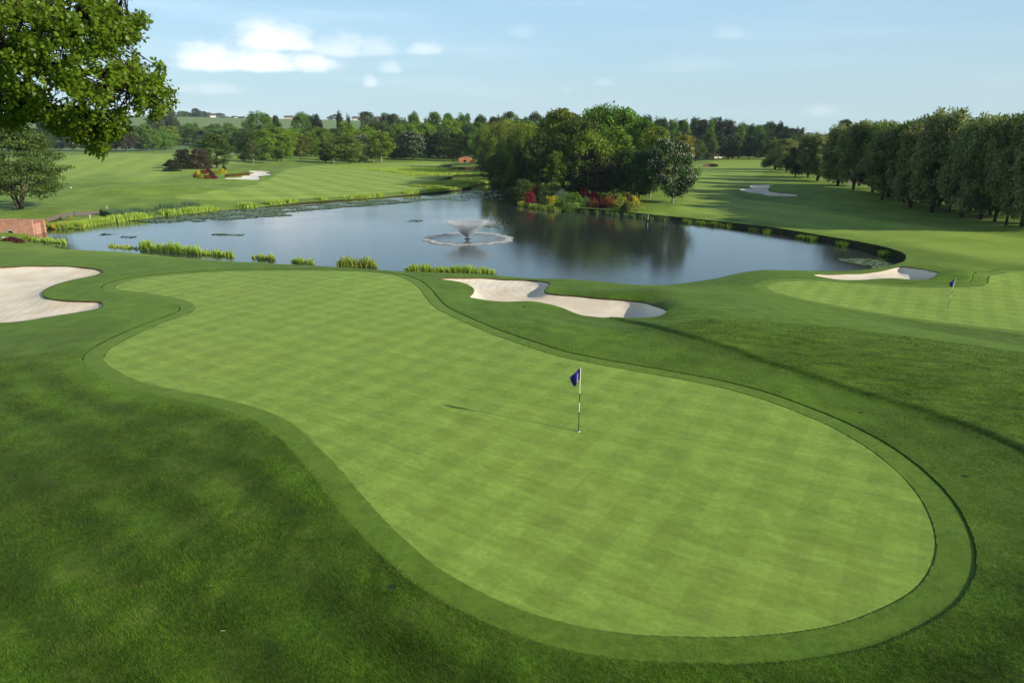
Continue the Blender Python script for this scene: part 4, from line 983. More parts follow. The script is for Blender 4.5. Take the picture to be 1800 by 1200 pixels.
STEM = bpy.data.meshes.new('stem'); STEM.from_pydata(stem_mb.v, [], stem_mb.f); STEM.materials.append(M['bark'])
SHR = [0]
def shrub(name, px, yb, yt, w, leaf, label, boxy=False, group=None, deep=1.0, cat='shrub'):
    g = on_ground(px, yb)[0]; g = g + np.array([0, (w / F * g[1]) * .35 * deep, 0]); g[2] = T(g[0:1], g[1:2])[0]
    s = g[1] / F * 1.03; SHR[0] += 1
    e = empty(name, (g[0], g[1], g[2] - .05), SHR[0] * 1.3 if not boxy else .12); tag(e, label, cat, group)
    e.scale = (w * .5 * s, w * .5 * s * deep, (yb - yt) * s)
    c = bpy.data.objects.new('foliage', DOME[(SHR[0] % 3, boxy)]); link(c, e); set_mat(c, LM[leaf])
    t = bpy.data.objects.new('stem', STEM); link(t, e)
    return e
IS = 'flowering shrubs at the front of the island wood'
for args in [
 ('azalea', 932, 357, 338, 20, 'red', 'bright red azalea at the left end of the island shrub bed'),
 ('azalea', 944, 350, 331, 20, 'maroon', 'dark red azalea behind the leftmost bright red one'),
 ('clipped_shrub', 964, 352, 326, 34, 'thorn', 'rounded olive clipped shrub between white trunk and white rhododendron', True),
 ('shrub', 952, 360, 344, 22, 'dark', 'low dark shrub right of the leftmost red azalea'),
 ('azalea', 963, 358, 347, 14, 'yellow', 'small yellow azalea in front of the rounded olive shrub'),
 ('azalea', 974, 359, 346, 20, 'yellow', 'yellow azalea below the white rhododendron'),
 ('rhododendron', 988, 352, 336, 22, 'white', 'white flowering rhododendron above the big clipped green shrub'),
 ('clipped_shrub', 1002, 366, 344, 48, 'mid', 'large clipped dark green shrub at the centre of the island bed', True),
 ('clipped_shrub', 1006, 352, 341, 24, 'thorn', 'flat topped olive shrub behind the large clipped green one', True),
 ('azalea', 1027, 354, 335, 24, 'crimson', 'crimson azalea, taller of the two in the middle of the bed'),
 ('azalea', 1046, 356, 339, 20, 'crimson', 'crimson azalea, lower of the two in the middle of the bed'),
 ('shrub', 1031, 364, 348, 14, 'teal', 'blue green shrub below the crimson azaleas'),
 ('shrub', 1056, 354, 341, 18, 'mid', 'small green shrub right of the crimson azaleas'),
 ('shrub', 1045, 365, 353, 22, 'rust', 'low orange brown heather patch in front of the crimson azaleas'),
 ('azalea', 1071, 364, 347, 22, 'rust', 'rusty red azalea right of the orange brown heather'),
 ('azalea', 1060, 366, 352, 14, 'maroon', 'dark maroon shrub left of the rusty red azalea'),
 ('hedge', 1084, 354, 339, 44, 'thorn', 'long low olive hedge behind the rusty red azalea', True),
 ('azalea', 1099, 354, 339, 14, 'yellow', 'yellow azalea standing tall in front of the olive hedge'),
 ('shrub', 1092, 368, 348, 24, 'lime', 'lime green shrub right of the rusty red azalea'),
 ('azalea', 1106, 366, 346, 16, 'maroon', 'maroon shrub between lime green and yellow shrubs'),
 ('azalea', 1114, 360, 347, 20, 'yellow', 'broad yellow azalea above the clipped lime dome'),
 ('clipped_shrub', 1119, 372, 356, 30, 'lime', 'clipped lime green dome at the right end of the bed', True),
 ('shrub', 1100, 371, 357, 16, 'dark', 'dark low shrub left of the clipped lime dome'),
 ('shrub', 985, 366, 354, 18, 'dark', 'dark shrub left of the large clipped green shrub')]:
    shrub(*args[:7], boxy=len(args) > 7, group=IS)
LB = 'flower bed beside the white bunker'
for args in [
 ('azalea', 346, 307, 300, 10, 'yellow', 'small yellow shrub at the left of the far flower bed'), ('azalea', 356, 306, 299, 12, 'rust', 'orange shrub in the far flower bed'),
 ('azalea', 343, 312, 305, 8, 'rust', 'low rusty shrub at the left edge of the far bed'), ('shrub', 352, 314, 306, 14, 'lime', 'lime green low shrub at the front of the far bed'),
 ('azalea', 365, 304, 294, 9, 'maroon', 'upright maroon shrub in the middle of the far bed'), ('azalea', 371, 311, 302, 10, 'maroon', 'low maroon shrub in the middle of the far bed'),
 ('shrub', 362, 314, 308, 16, 'rust', 'rust coloured ground shrub at the front of the far bed'), ('azalea', 388, 305, 298, 16, 'yellow', 'bright yellow shrub at the right of the far bed'),
 ('shrub', 393, 299, 291, 7, 'dark', 'small dark bush above the bright yellow shrub'), ('azalea', 378, 307, 301, 12, 'lime', 'yellow green shrub left of the bright yellow one'), ('azalea', 376, 314, 309, 10, 'crimson', 'small crimson shrub at the front right of the far bed')]:
    shrub(*args, group=LB)
for i in range(9): shrub('heather', 398 + i * 4.5, 311 - i * .45, 306.5 - i * .4, 8, 'brown' if i % 2 else 'rust', 'low brown heather tuft on the mound above the white bunker', group='heather tufts above the white bunker')
rg = random.Random(8)
for i in range(16):
    px = rg.uniform(62, 124); py = 402 - (px - 60) * .15 + rg.uniform(-10, 3); shrub('bank_plant', px, py, py - rg.uniform(3, 6), rg.uniform(4, 9), rg.choice(['yellow', 'lime', 'brown', 'thorn']), 'low tufted plant on the soil bank by the brick bridge', group='plants on the soil bank')
for px, py, w, leaf, lab in [(12, 424, 26, 'maroon', 'dark maroon shrub on the near bank below the bridge'), (30, 427, 16, 'maroon', 'small maroon shrub right of the larger one on the near bank'), (45, 422, 18, 'lime', 'lime coloured tuft below the bridge end')]:
    shrub('shrub', px, py, py - 7, w, leaf, lab)
for i in range(10): shrub('hedge_plant', 1306 + i * 4.4, 274, 269.5, 6, 'red' if i % 3 else 'rust', 'reddish shrub in the low row across the end of the right fairway', group='red shrub row at the fairway end')
for px in (828, 833): shrub('azalea', px, 286.5, 282.5, 6, 'red', 'red flowering shrub beside the far brick bridge', group='red shrubs by the far bridge')

# ------------------------------------------------------------------ reeds, lily pads
def blades(B, h, rng, width=.03, lean=.22):
    n_ = len(B); a = rng.uniform(0, 6.28, n_); hh = (h * rng.uniform(.35, 1.15, n_) ** .8)[:, None]
    w = np.stack([np.cos(a), np.sin(a), np.zeros(n_)], 1) * width * .5 * rng.uniform(.7, 1.3, (n_, 1))
    L = np.stack([rng.normal(0, lean, n_), rng.normal(0, lean, n_), np.zeros(n_)], 1) * hh
    up = np.array([0, 0, 1.0]); m_ = B + up * hh * .55 + L * .35; t = B + up * hh * .97 + L
    v = np.stack([B - w, B + w, m_ + w * .9, m_ - w * .9, t], 1).reshape(-1, 3)
    i = np.arange(n_) * 5; qd = np.stack([i, i + 1, i + 2, i + 3], 1); tr = np.stack([i + 3, i + 2, i + 4], 1)
    return v, [qd, tr], np.repeat(rng.random(n_), 5)
def reeds(name, B, h, mat, label, kind=None, group=None, cat=None, width=.04, lean=.2, seed=1):
    rng = np.random.default_rng(seed); v, p, t = blades(B, h, rng, width, lean)
    o = obj(name, np_mesh(name, v, p, {'tint': t}), mat); tag(o, label, cat, group, kind); return o
def along(pts, wid, n_, rng, z=WATER - .05, jit=.5, clump=.0):
    p = np.array(pts, float); w = at_z(p[:, 0], p[:, 1], WATER)[:, :2]; sg = np.linalg.norm(np.diff(w, axis=0), axis=1); cum = np.concatenate([[0], np.cumsum(sg)])
    s = rng.random(n_) * cum[-1]
    if clump:
        c = rng.random(max(3, int(cum[-1] / clump))) * cum[-1]; s = c[rng.integers(len(c), size=n_)] + rng.normal(0, clump * .22, n_); s = np.clip(s, 0, cum[-1])
    x = np.interp(s, cum, w[:, 0]); y = np.interp(s, cum, w[:, 1]); off = rng.uniform(-.5, .5, n_) * wid
    i = np.clip(np.searchsorted(cum, s) - 1, 0, len(sg) - 1); dr = np.diff(w, axis=0)[i] / sg[i][:, None]
    x += -dr[:, 1] * off; y += dr[:, 0] * off
    return np.stack([x, y, np.full(n_, z)], 1)
NR = 'reed clumps on the near bank'
for k, (x0, x1, y0, y1, hp, n_, lab) in enumerate([
 (245, 355, 440, 449, 21, 3200, 'long bright green reed clump at the left of the near bank'), (356, 412, 449, 453, 13, 1300, 'lower reed clump joined to the right of the long one'),
 (441, 484, 456, 459, 12, 900, 'small reed clump, second from the long one on the near bank'), (512, 558, 463, 466, 12, 900, 'two tuft reed clump left of the dense tall one'),
 (592, 663, 470, 472, 22, 2200, 'dense tall reed clump at the middle of the near bank'), (711, 872, 478, 482, 16, 3600, 'long low reed clump above the s shaped bunker'),
 (190, 244, 435, 440, 8, 600, 'thin low reeds left of the long bright clump'), (55, 118, 425, 430, 11, 1500, 'reeds on the near bank between bridge and open water')]):
    n_ = int(n_ * .42); rng = np.random.default_rng(40 + k); u = rng.random(n_); cl = rng.random(14)
    if k in (2, 3): u = np.clip(cl[rng.integers(14, size=n_)] * .9 + .05 + rng.normal(0, .05, n_), 0, 1)
    px = x0 + (x1 - x0) * u; py = y0 + (y1 - y0) * u - rng.random(n_) * 3.0
    B = at_z(px, py, WATER - .05); B[:, 2] = WATER - .05; hm = hp * B[:, 1].mean() / F * 1.0
    env_ = (.8 + .14 * np.sin(u * 14 + k) + .12 * np.sin(u * 41 + 2 * k)) * np.clip(np.minimum(u, 1 - u) * 9 + .45, 0, 1)
    reeds('reed_clump', B, hm * env_, LM['reed'], lab, None, NR, 'reeds', .075, .16, 60 + k)
rng = np.random.default_rng(9)
shore = [(130, 400), (190, 391), (260, 382.5), (330, 374.5), (420, 366.5), (515, 357.5)]; shore2 = [(560, 354.5), (600, 351.5), (680, 345.5), (740, 340.5), (790, 335.5), (828, 329.5)]
reeds('reed_bed', along(shore[1:], 3.0, 7500, rng, clump=2.2), np.full(7500, 1.05), LM['reed'], 'bright reed bed along the far bank left of the gap', 'stuff', width=.12, lean=.15, seed=3)
reeds('reed_bed', along(shore2, 2.6, 6500, rng, clump=2.2), np.full(6500, 1.0), LM['reed'], 'bright reed bed along the far bank right of the gap', 'stuff', width=.12, lean=.15, seed=4)
b = along([(190, 386), (260, 379), (330, 371), (395, 365)], 4, 5500, rng, clump=3); b[:, 2] = T(b[:, 0], b[:, 1])
reeds('bulrush_bed', b, np.full(5500, 1.15), LM['teal'], 'grey green bulrushes behind the left reed bed', 'stuff', width=.06, lean=.12, seed=5)
reeds('reed_bed', along([(66, 402), (90, 400), (130, 400), (150, 396), (200, 390)], 2.5, 7000, rng, clump=5), np.full(7000, .9), LM['reed'], 'patchy reeds at the left end of the lake', 'stuff', width=.06, lean=.2, seed=6)
b = along([(690, 301), (720, 303), (760, 307), (792, 311)], 26, 16000, rng); b[:, 2] = T(b[:, 0], b[:, 1])
reeds('long_grass', b, np.full(16000, .75), LM['reed'], 'long pale grass in the marshy bay by the channel', 'stuff', width=.09, lean=.2, seed=7)
b = along([(750, 333), (790, 326), (825, 324), (850, 325)], 9, 12000, rng); b[:, 2] = np.maximum(T(b[:, 0], b[:, 1]) - .2, WATER)
reeds('long_grass', b, np.full(12000, .9), LM['reed'], 'long grass on the point where the channel meets the lake', 'stuff', width=.08, lean=.2, seed=8)
reeds('reed_bed', along([(915, 362), (940, 366), (965, 370), (990, 372)], 1.4, 1500, rng, clump=1.6), np.full(1500, .85), LM['reed'], 'reeds at the left foot of the island shrub bed', 'stuff', width=.07, lean=.12, seed=10)
reeds('reed_bed', along([(985, 372), (1030, 375), (1090, 380), (1130, 384), (1200, 391)], 1.0, 700, rng, clump=1.2), np.full(700, .8), LM['reed_dark'], 'thin reeds along the dark island bank', 'stuff', width=.07, lean=.1, seed=11)
reeds('reed_bed', along([(1200, 391), (1270, 398.5), (1350, 410), (1430, 423), (1500, 436.5), (1560, 451)], 1.1, 1500, rng, clump=1.6), np.full(1500, .65), LM['fresh'], 'reed tufts at the foot of the dark right bank', 'stuff', width=.07, lean=.22, seed=12)
b = along([(770, 299), (800, 293), (845, 291)], 2, 3000, rng); b[:, 2] = WATER + .3
reeds('reed_bed', b, np.full(3000, 1.3), LM['grey'], 'grey dry reeds at the end of the channel', 'stuff', width=.08, lean=.12, seed=13)

def pads(name, areas, lab, seed):
    rng = np.random.default_rng(seed); C = []
    for pts, wid, n_, shift in areas:
        b = along(pts, wid, n_ * 2, rng, WATER); k = (np.sin(b[:, 0] * .9 + 1.7 * np.sin(b[:, 1] * .5)) + np.sin(b[:, 1] * 1.1 + b[:, 0] * .3) + rng.normal(0, .8, len(b))) > -.2
        b = b[k][:n_]; b[:, 1] += shift; C.append(b)
    C = np.concatenate(C); ins = sdf(C[:, 0].copy(), C[:, 1].copy(), LAKE) < -.3; C = C[ins]; n_ = len(C)
    r = rng.uniform(.10, .24, n_); a0 = rng.uniform(0, 6.28, n_); k = 7; tilt = rng.normal(0, .10, (n_, 2)); V_ = np.zeros((n_, k, 3))
    for i in range(k):
        a = a0 + i * 5.6 / (k - 1) if i else a0; dx = r * np.cos(a); dy = r * np.sin(a)
        V_[:, i, 0] = C[:, 0] + dx; V_[:, i, 1] = C[:, 1] + dy; V_[:, i, 2] = WATER + .035 + dx * tilt[:, 0] + dy * tilt[:, 1] + rng.uniform(0, .02, n_)
    o = obj(name, np_mesh(name, V_.reshape(-1, 3), [np.arange(n_ * k).reshape(-1, k)], {'tint': np.repeat(rng.random(n_), k)}), LM['pad']); tag(o, lab, None, None, 'stuff')
pads('lily_pads', [([(250, 390), (330, 381), (420, 374), (520, 367), (600, 361), (700, 353)], 9, 11000, 0), ([(330, 386), (420, 380), (500, 375)], 8, 3500, 0), ([(560, 365), (640, 359), (720, 352), (760, 348)], 6, 1800, 0)], 'belt of lily pads floating off the far bank', 3)
pads('lily_pads', [([(850, 396), (885, 399)], 2, 160, 0), ([(720, 388), (740, 389)], 2, 60, 0), ([(180, 412), (200, 412)], 1.2, 120, 0), ([(215, 416), (235, 417)], 1, 60, 0), ([(375, 412), (430, 413)], 1, 160, 0), ([(870, 335), (905, 350)], 9, 500, 0), ([(780, 352), (850, 345)], 8, 500, 0)], 'small scattered drifts of lily pads on the open lake', 4)
pads('lily_pads', [([(1490, 455), (1540, 465), (1560, 470)], 3.5, 420, 0)], 'lily pads in the right corner of the lake', 5)

# ------------------------------------------------------------------ fountain
def spray_mat(name, col, a):
    m, nt, out = new_mat(name); n = N(nt); b = n.bsdf(col, .3, .5); tr = n.node('ShaderNodeBsdfTranslucent'); n.put(tr.inputs[0], (*col, 1))
    mx = n.node('ShaderNodeMixShader'); mx.inputs[0].default_value = .55; nt.links.new(b.outputs[0], mx.inputs[1]); nt.links.new(tr.outputs[0], mx.inputs[2])
    if a < 1:
        t = n.node('ShaderNodeBsdfTransparent'); m2 = n.node('ShaderNodeMixShader'); m2.inputs[0].default_value = a; nt.links.new(t.outputs[0], m2.inputs[1]); nt.links.new(mx.outputs[0], m2.inputs[2]); mx = m2
    nt.links.new(mx.outputs[0], out.inputs[0]); return m
M['spray'] = spray_mat('spray_drops', (.99, .995, 1.0), .8)
fp = at_z(822, 420, WATER); FR = 76 / F * (fp[1] * math.cos(PITCH) + (CAMZ - WATER) * math.sin(PITCH))
ft = empty('fountain', (fp[0], fp[1], WATER)); tag(ft, 'floating lake fountain throwing a wide v shaped spray into a foam ring', 'fountain')
m = MB(); m.lathe([(.02, .05), (.36, .05), (.42, .02), (.42, -.1), (.02, -.1)], n=18); m.build('float', M['black'], ft)
m = MB(); m.lathe([(.10, .04), (.09, .12), (.05, .16), (.01, .16)], n=12); m.build('nozzle', M['black'], ft)
def tets(P, s, rng, stretch=None):
    n_ = len(P); o_ = rng.normal(size=(n_, 4, 3)) * s[:, None, None]
    if stretch is not None: o_ += stretch[:, None, :] * rng.uniform(-.5, .5, (n_, 4, 1))
    v = (P[:, None] + o_).reshape(-1, 3); i = np.arange(n_) * 4
    return v, [np.concatenate([np.stack([i + a, i + b, i + c], 1) for a, b, c in ((0, 1, 2), (0, 3, 1), (1, 3, 2), (2, 3, 0))])]
rng = np.random.default_rng(5); n_ = 42000
az_ = rng.uniform(0, 6.28, n_); ang = math.radians(51) + rng.normal(0, .028, n_); gk = 9.81; v0 = np.sqrt(FR * gk / np.sin(2 * math.radians(51))) * (1 + rng.normal(0, .03, n_))
tfl = 2 * v0 * np.sin(ang) / gk; tt = tfl * rng.random(n_) ** 2.3; spread = .012 + .16 * tt
rr = v0 * np.cos(ang) * tt; zz = v0 * np.sin(ang) * tt - .5 * gk * tt * tt + .12
ss = np.where(np.arange(n_) < 27000, rng.random(n_) ** .75 * .46, .3 + .7 * rng.random(n_)); kp = (ss < .34) | (rng.random(n_) < np.clip(1.1 - 2.2 * (ss - .30), .12, 1)); rr = FR * ss; zz = np.where(ss < .42, .86 * FR * ss, .86 * FR * .42 * (1 + .25 * (ss - .42)) * np.sqrt(np.clip(1 - ((ss - .42) / .58) ** 2, 0, 1))) + .1; spread = .008 + .9 * ss ** 2.6
P_ = np.stack([rr * np.cos(az_), rr * np.sin(az_), zz], 1) + rng.normal(size=(n_, 3)) * spread[:, None]; vel = np.stack([v0 * np.cos(ang) * np.cos(az_), v0 * np.cos(ang) * np.sin(az_), v0 * np.sin(ang) - gk * tt], 1) * .012
kk = (P_[:, 2] > 0) & kp; v_, p_ = tets(P_[kk], np.full(kk.sum(), .016) + .008 * rng.random(kk.sum()), rng, vel[kk] * .3); obj('spray', np_mesh('spray', v_, p_), M['spray'], ft)
n_ = 9000; a = rng.uniform(0, 6.28, n_); edge = FR * (1 + .06 * np.sin(7 * a + 1) * np.sin(3 * a) + .05 * np.sin(17 * a) * (rng.random(n_))); r_ = edge * (1 - np.abs(rng.normal(0, .055, n_)))
P_ = np.stack([r_ * np.cos(a), r_ * np.sin(a), np.abs(rng.normal(0, .05, n_))], 1); v_, p_ = tets(P_, np.full(n_, .030), rng); obj('foam_ring', np_mesh('foam_ring', v_, p_), M['spray'], ft)
# churned water disc
m, nt, out = new_mat('churned_water'); n = N(nt); geo = n.node('ShaderNodeTexCoord').outputs['Object']
rad = n.vmath('LENGTH', geo); nz = n.noise(geo, 9, 4, .7); a_n = n.math('MULTIPLY', n.mapr(rad, FR * .25, FR * .98, .10, .6, True), n.mapr(nz, .35, .65, .45, 1.1))
a_n = n.math('MULTIPLY', a_n, n.mapr(rad, FR * 1.0, FR * 1.03, 1, 0, True))
b = n.bsdf((.36, .36, .36), .5, .4); tp = n.node('ShaderNodeBsdfTransparent'); mx = n.node('ShaderNodeMixShader'); n.put(mx.inputs[0], a_n); nt.links.new(tp.outputs[0], mx.inputs[1]); nt.links.new(b.outputs[0], mx.inputs[2]); nt.links.new(mx.outputs[0], out.inputs[0])
k = 72; dv = [(0, 0, .012)] + [(FR * 1.03 * math.cos(6.28318 * i / k), FR * 1.03 * math.sin(6.28318 * i / k), .012) for i in range(k)]
me = bpy.data.meshes.new('churned_water'); me.from_pydata(dv, [], [(0, i + 1, (i + 1) % k + 1) for i in range(k)]); obj('churned_water', me, m, ft)

# ------------------------------------------------------------------ flags
def flagstick(px, py, label, lean=(0, 0), H=2.13, side=-1, zoff=-.036):
    g = on_ground(px, py)[0]; e = empty('flagstick', (g[0], g[1], g[2] + zoff)); tag(e, label, 'flag')
    m = MB(); tz = lambda z: (lean[0] * z / H, lean[1] * z / H, z)
    bands = [(0, .66, 1), (.66, .98, 0), (.98, 1.28, 1), (1.28, 2.13, 0)]
    for a, b, mi in bands: m.tube([tz(a * H / 2.13 - (.1 if a == 0 else 0)), tz(b * H / 2.13)], [.0125, .0125], 8, mi)
    m.build('pole', [M['white'], M['black']], e)
    # hanging cloth: top edge slopes from the pole tip to the outer point
    rows = 9; cols = 12; vs = []
    for i in range(rows + 1):
        for j in range(cols + 1):
            u = j / cols; t = i / rows
            top = np.array([0, H]) * (1 - u) + np.array([-.33, H - .33]) * u
            lowp = [np.array([0, H - .44]), np.array([-.07, H - .40]), np.array([-.13, H - .58]), np.array([-.20, H - .62]), np.array([-.33, H - .335])]
            s = u * 4; k0 = min(3, int(s)); low = lowp[k0] * (1 - (s - k0)) + lowp[k0 + 1] * (s - k0)
            p = top * (1 - t) + low * t; yy = .045 * math.sin(u * 9 + .5) * (.3 + t) * (1 if u > .05 else 0)
            o = tz(p[1]); vs.append((o[0] + p[0], o[1] + yy, p[1]))
    fs = [(i * (cols + 1) + j, i * (cols + 1) + j + 1, (i + 1) * (cols + 1) + j + 1, (i + 1) * (cols + 1) + j) for i in range(rows) for j in range(cols)]
    m = MB(); m.add(vs, fs); fl = m.build('flag_cloth', M['blue'], e, True); so = fl.modifiers.new('s', 'SOLIDIFY'); so.thickness = .004
    m = MB()
    for i in range(5): m.box((-.075 - .004 * i + tz(H - .2)[0], -.055, H - .20 - i * .055), (.018 + .006 * (i % 2), .004, .03))
    m.build('emblem', M['white'], fl)
    m = MB(); m.lathe([(.052, .026), (.056, .027), (.056, .02), (.050, -.1), (.01, -.1)], n=20); m.build('hole_cup', M['white'], e)
    m = MB(); m.lathe([(.051, .0265), (.001, .0265)], n=20); m.build('hole_shadow', M['dark'], e)
    return e
flagstick(1017, 756, 'blue flag on a black and white banded pin in the near green')
flagstick(1666, 541, 'blue flag on a leaning banded pin in the second green by the lake', lean=(.16, 0), zoff=-.036)

# ------------------------------------------------------------------ small things on the grass
def sprinkler(px, py, r, label):
    g = on_ground(px, py)[0]; e = empty('sprinkler_head', (g[0], g[1], g[2] - .04)); tag(e, label, 'sprinkler')
    m = MB(); m.lathe([(r * 1.1, -.05), (r * 1.12, .035), (r * .95, .05), (r * .9, .02), (.001, .02)], n=18); m.build('housing', M['dark'], e)
    m = MB(); m.lathe([(r * .5, .02), (r * .48, .045), (.001, .05)], n=14); m.build('cap', M['black'], e)
for px, py, r, lab in [(688, 1031, .085, 'sunken black sprinkler head in the dark rough left of the green'), (1698, 837, .10, 'sprinkler head in the grass right of the green'), (1513, 725, .10, 'sprinkler head above the right end of the green'),
                       (1100, 585, .12, 'sprinkler head below the right end of the s shaped bunker'), (920, 539, .12, 'sprinkler head close under the middle of the s shaped bunker'), (1785, 591, .13, 'sprinkler head at the edge of the second green')]:
    sprinkler(px, py, r, lab)
def stake(px, yb, yt, r, mat, label, name='stake', cat='stake', top=None):
    g = at_z(px, yb, WATER) if False else on_ground(px, yb)[0]; h = (yb - yt) * g[1] / F
    e = empty(name, tuple(g)); tag(e, label, cat, 'row of white posts' if name == 'white_post' else None)
    m = MB(); m.tube([(0, 0, -.2), (0, 0, h * .93)], [r, r * .95], 6); m.build('post', mat, e)
    m = MB(); m.lathe([(r * 1.05, h * .93), (r * 1.1, h * .97), (r * .4, h), (.001, h)], n=8); m.build('cap', top or mat, e)
stake(132, 381, 371, .10, M['stake'], 'dark green post on the gravel path by the bridge')
stake(190, 377, 362, .06, M['twig'], 'pale wooden post behind the reeds right of the gravel path')
stake(159, 386, 378, .05, M['white'], 'short white stake in the reeds left of the pale wooden post')
stake(1134, 381, 372, .06, M['stake'], 'dark green stake at the right end of the island shrub bed', top=M['white'])
stake(1139, 384, 377, .05, M['twig'], 'short pale stake just right of the dark green one on the bank')
for i, px in enumerate([1272, 1276, 1280, 1284.5, 1289, 1293]): stake(px, 278, 272.5, .13, M['white'], 'white post in the row under the purplish black tree', 'white_post', 'post')
g = on_ground(125, 331)[0]; e = empty('tee_marker', tuple(g)); e.scale = (.7, .7, .7); tag(e, 'tiny white marker on the left fairway right of the thorn tree', 'marker'); m = MB(); m.lathe([(.001, .34), (.14, .28), (.19, .16), (.14, .03), (.06, 0)], n=12); m.build('head', M['white'], e, True); m = MB(); m.tube([(0, 0, -.1), (0, 0, .05)], [.03, .03], 6); m.build('spike', M['black'], e)
g = on_ground(392, 1110)[0]; m = MB(); m.tube([(-.045, 0, .02), (0, .004, .026), (.045, .012, .022)], [.005, .006, .004], 6); o = m.build('twig', M['twig'], None); o.location = tuple(g); tag(o, 'pale dry twig lying in the dark rough at the bottom left', 'twig')
g = on_ground(246, 1031)[0]; m = MB(); m.add([(0, 0, .02), (.035, .018, .035), (.07, 0, .02), (.035, -.02, .03), (.035, 0, .018)], [(0, 3, 4), (3, 2, 4), (2, 1, 4), (1, 0, 4)]); o = m.build('fallen_leaf', M['dead_leaf'], None); o.location = tuple(g); tag(o, 'small brown fallen leaf in the dark rough at the left', 'leaf')
g = on_ground(371, 1029)[0]; m = MB(); m.lathe([(.001, .0), (.016, .008), (.02, .02), (.012, .032), (.001, .036)], n=10); o = m.build('daisy', M['white'], None); o.scale = (.45, .45, .45); o.location = tuple(g); tag(o, 'tiny white daisy head above the dry twig', 'flower')
for i, (px, py) in enumerate([(6, 418), (14, 420), (24, 421)]):
    g = on_ground(px, py)[0]; m = MB(); rr_ = random.Random(i); m.lathe([(.001, .2), (.16, .15), (.24, .02), (.2, -.1)], n=7); m.v = [(x * rr_.uniform(.8, 1.2), y * rr_.uniform(.8, 1.2), z) for x, y, z in m.v]; o = m.build('stone', M['stone'], None); o.location = tuple(g); tag(o, 'pale stone on the near bank below the brick bridge', 'stone', 'stones below the brick bridge')

# ------------------------------------------------------------------ big oak at the upper left
OAK = [(230,-40),(226,0),(240,14),(264,36),(276,48),(258,66),(240,84),(240,104),(262,110),(284,120),(290,144),(306,168),(316,180),(300,192),(276,196),(274,214),(252,220),(236,210),(228,200),(224,222),(218,236),(194,244),(190,264),(170,276),(154,256),(120,244),(84,222),(70,236),(40,222),(0,224),(-60,240),(-60,-40)]
oakp = np.array(OAK, float)
rng = np.random.default_rng(77)
def in_poly(x, y, poly): return sdf(x.copy(), y.copy(), poly) < 0
cx_ = rng.uniform(-60, 310, 9000); cy_ = rng.uniform(-40, 270, 9000); k = in_poly(cx_, cy_, oakp); cx_, cy_ = cx_[k], cy_[k]
# holes where the sky shows through
hole = (np.sin(cx_ * .055 + 2) * np.sin(cy_ * .075 + 1) + .5 * np.sin(cx_ * .11 + cy_ * .09)) > .50
cx_, cy_ = cx_[~hole], cy_[~hole]
q0 = rng.integers(len(cx_), size=560); j_ = rng.integers(560, size=3400); cx_ = cx_[q0][j_] + rng.normal(0, 5.0, 3400); cy_ = cy_[q0][j_] + rng.normal(0, 4, 3400)
k = in_poly(cx_, cy_, oakp + (oakp - oakp.mean(0)) * .02); cx_, cy_ = cx_[k], cy_[k]
edge = -sdf(cx_.copy(), cy_.copy(), oakp)
dep_ = 13.2 + rng.uniform(-1, 1, len(cx_)) * np.clip(.5 + edge * .03, .5, 2.6)
tips = at_depth(cx_, cy_, dep_)
# rest of the crown, outside the picture
nx = 2600; c0 = np.array([-16.0, 13.5, 10.5]); dd = rng.normal(size=(nx, 3)); dd /= np.linalg.norm(dd, axis=1, keepdims=True); q = c0 + dd * rng.random((nx, 1)) ** .4 * np.array([7.0, 6.0, 5.2])
pxx = 900 + F * q[:, 0] / (q[:, 1] * math.cos(PITCH) + (CAMZ - q[:, 2]) * math.sin(PITCH)); keep = (pxx < -50) & (q[:, 2] > 5.5); q = q[keep]
ok = empty('oak_tree', (-16.5, 14.5, float(T(np.array([-16.5]), np.array([14.5]))[0]) - .1)); tag(ok, 'big leafy oak whose sunlit boughs hang into the upper left corner', 'tree')
O0 = np.array(ok.location)
def oak_leaves(tp, per, size, seed):
    rng = np.random.default_rng(seed); n_ = len(tp) * per; base = np.repeat(tp, per, 0) + rng.normal(0, .035, (n_, 3)); d = rng.normal(size=(n_, 3)); d[:, 2] -= .1; d /= np.linalg.norm(d, axis=1, keepdims=True)
    nn = rng.normal(size=(n_, 3)) * .7 + np.array([.35, -.2, .9]); w = np.cross(d, nn); w /= np.linalg.norm(w, axis=1, keepdims=True) + 1e-9; nm = np.cross(w, d); s = size * rng.uniform(.7, 1.3, (n_, 1))
    base = base + d * .015
    prof = [(0, 0, 0), (.22, .16, .03), (.34, .34, .07), (.45, .20, .02), (.62, .36, .05), (.74, .18, .0), (.88, .20, -.02), (1.0, 0, -.08), (.88, -.20, -.02), (.74, -.18, 0), (.62, -.36, .05), (.45, -.20, .02), (.34, -.34, .07), (.22, -.16, .03)]
    v = np.stack([base + d * s * a + w * s * b + nm * s * c for a, b, c in prof], 1)
    tw = np.repeat(np.clip(rng.normal(.5, .2, len(tp)), 0, 1), per); t = np.clip(tw * .6 + rng.random(n_) * .4, 0, 1); return v.reshape(-1, 3), np.repeat(t, len(prof)), len(prof)
v1, t1, k = oak_leaves(tips, 10, .076, 1); v2, t2, _ = oak_leaves(q, 7, .26, 2)
v_ = np.concatenate([v1, v2]) - O0; obj('crown', np_mesh('oak_crown', v_, [np.arange(len(v_)).reshape(-1, k)], {'tint': np.concatenate([t1, t2])}), LM['oak'], ok)
m = MB(); H0 = 9.5
m.tube([(0, 0, -.4), (0, 0, .2), (.1, .05, 2), (.0, .1, 4.2), (.3, 0, 6.5), (.5, -.4, H0)], [.62, .5, .40, .36, .25, .12], 10)
hubs = []
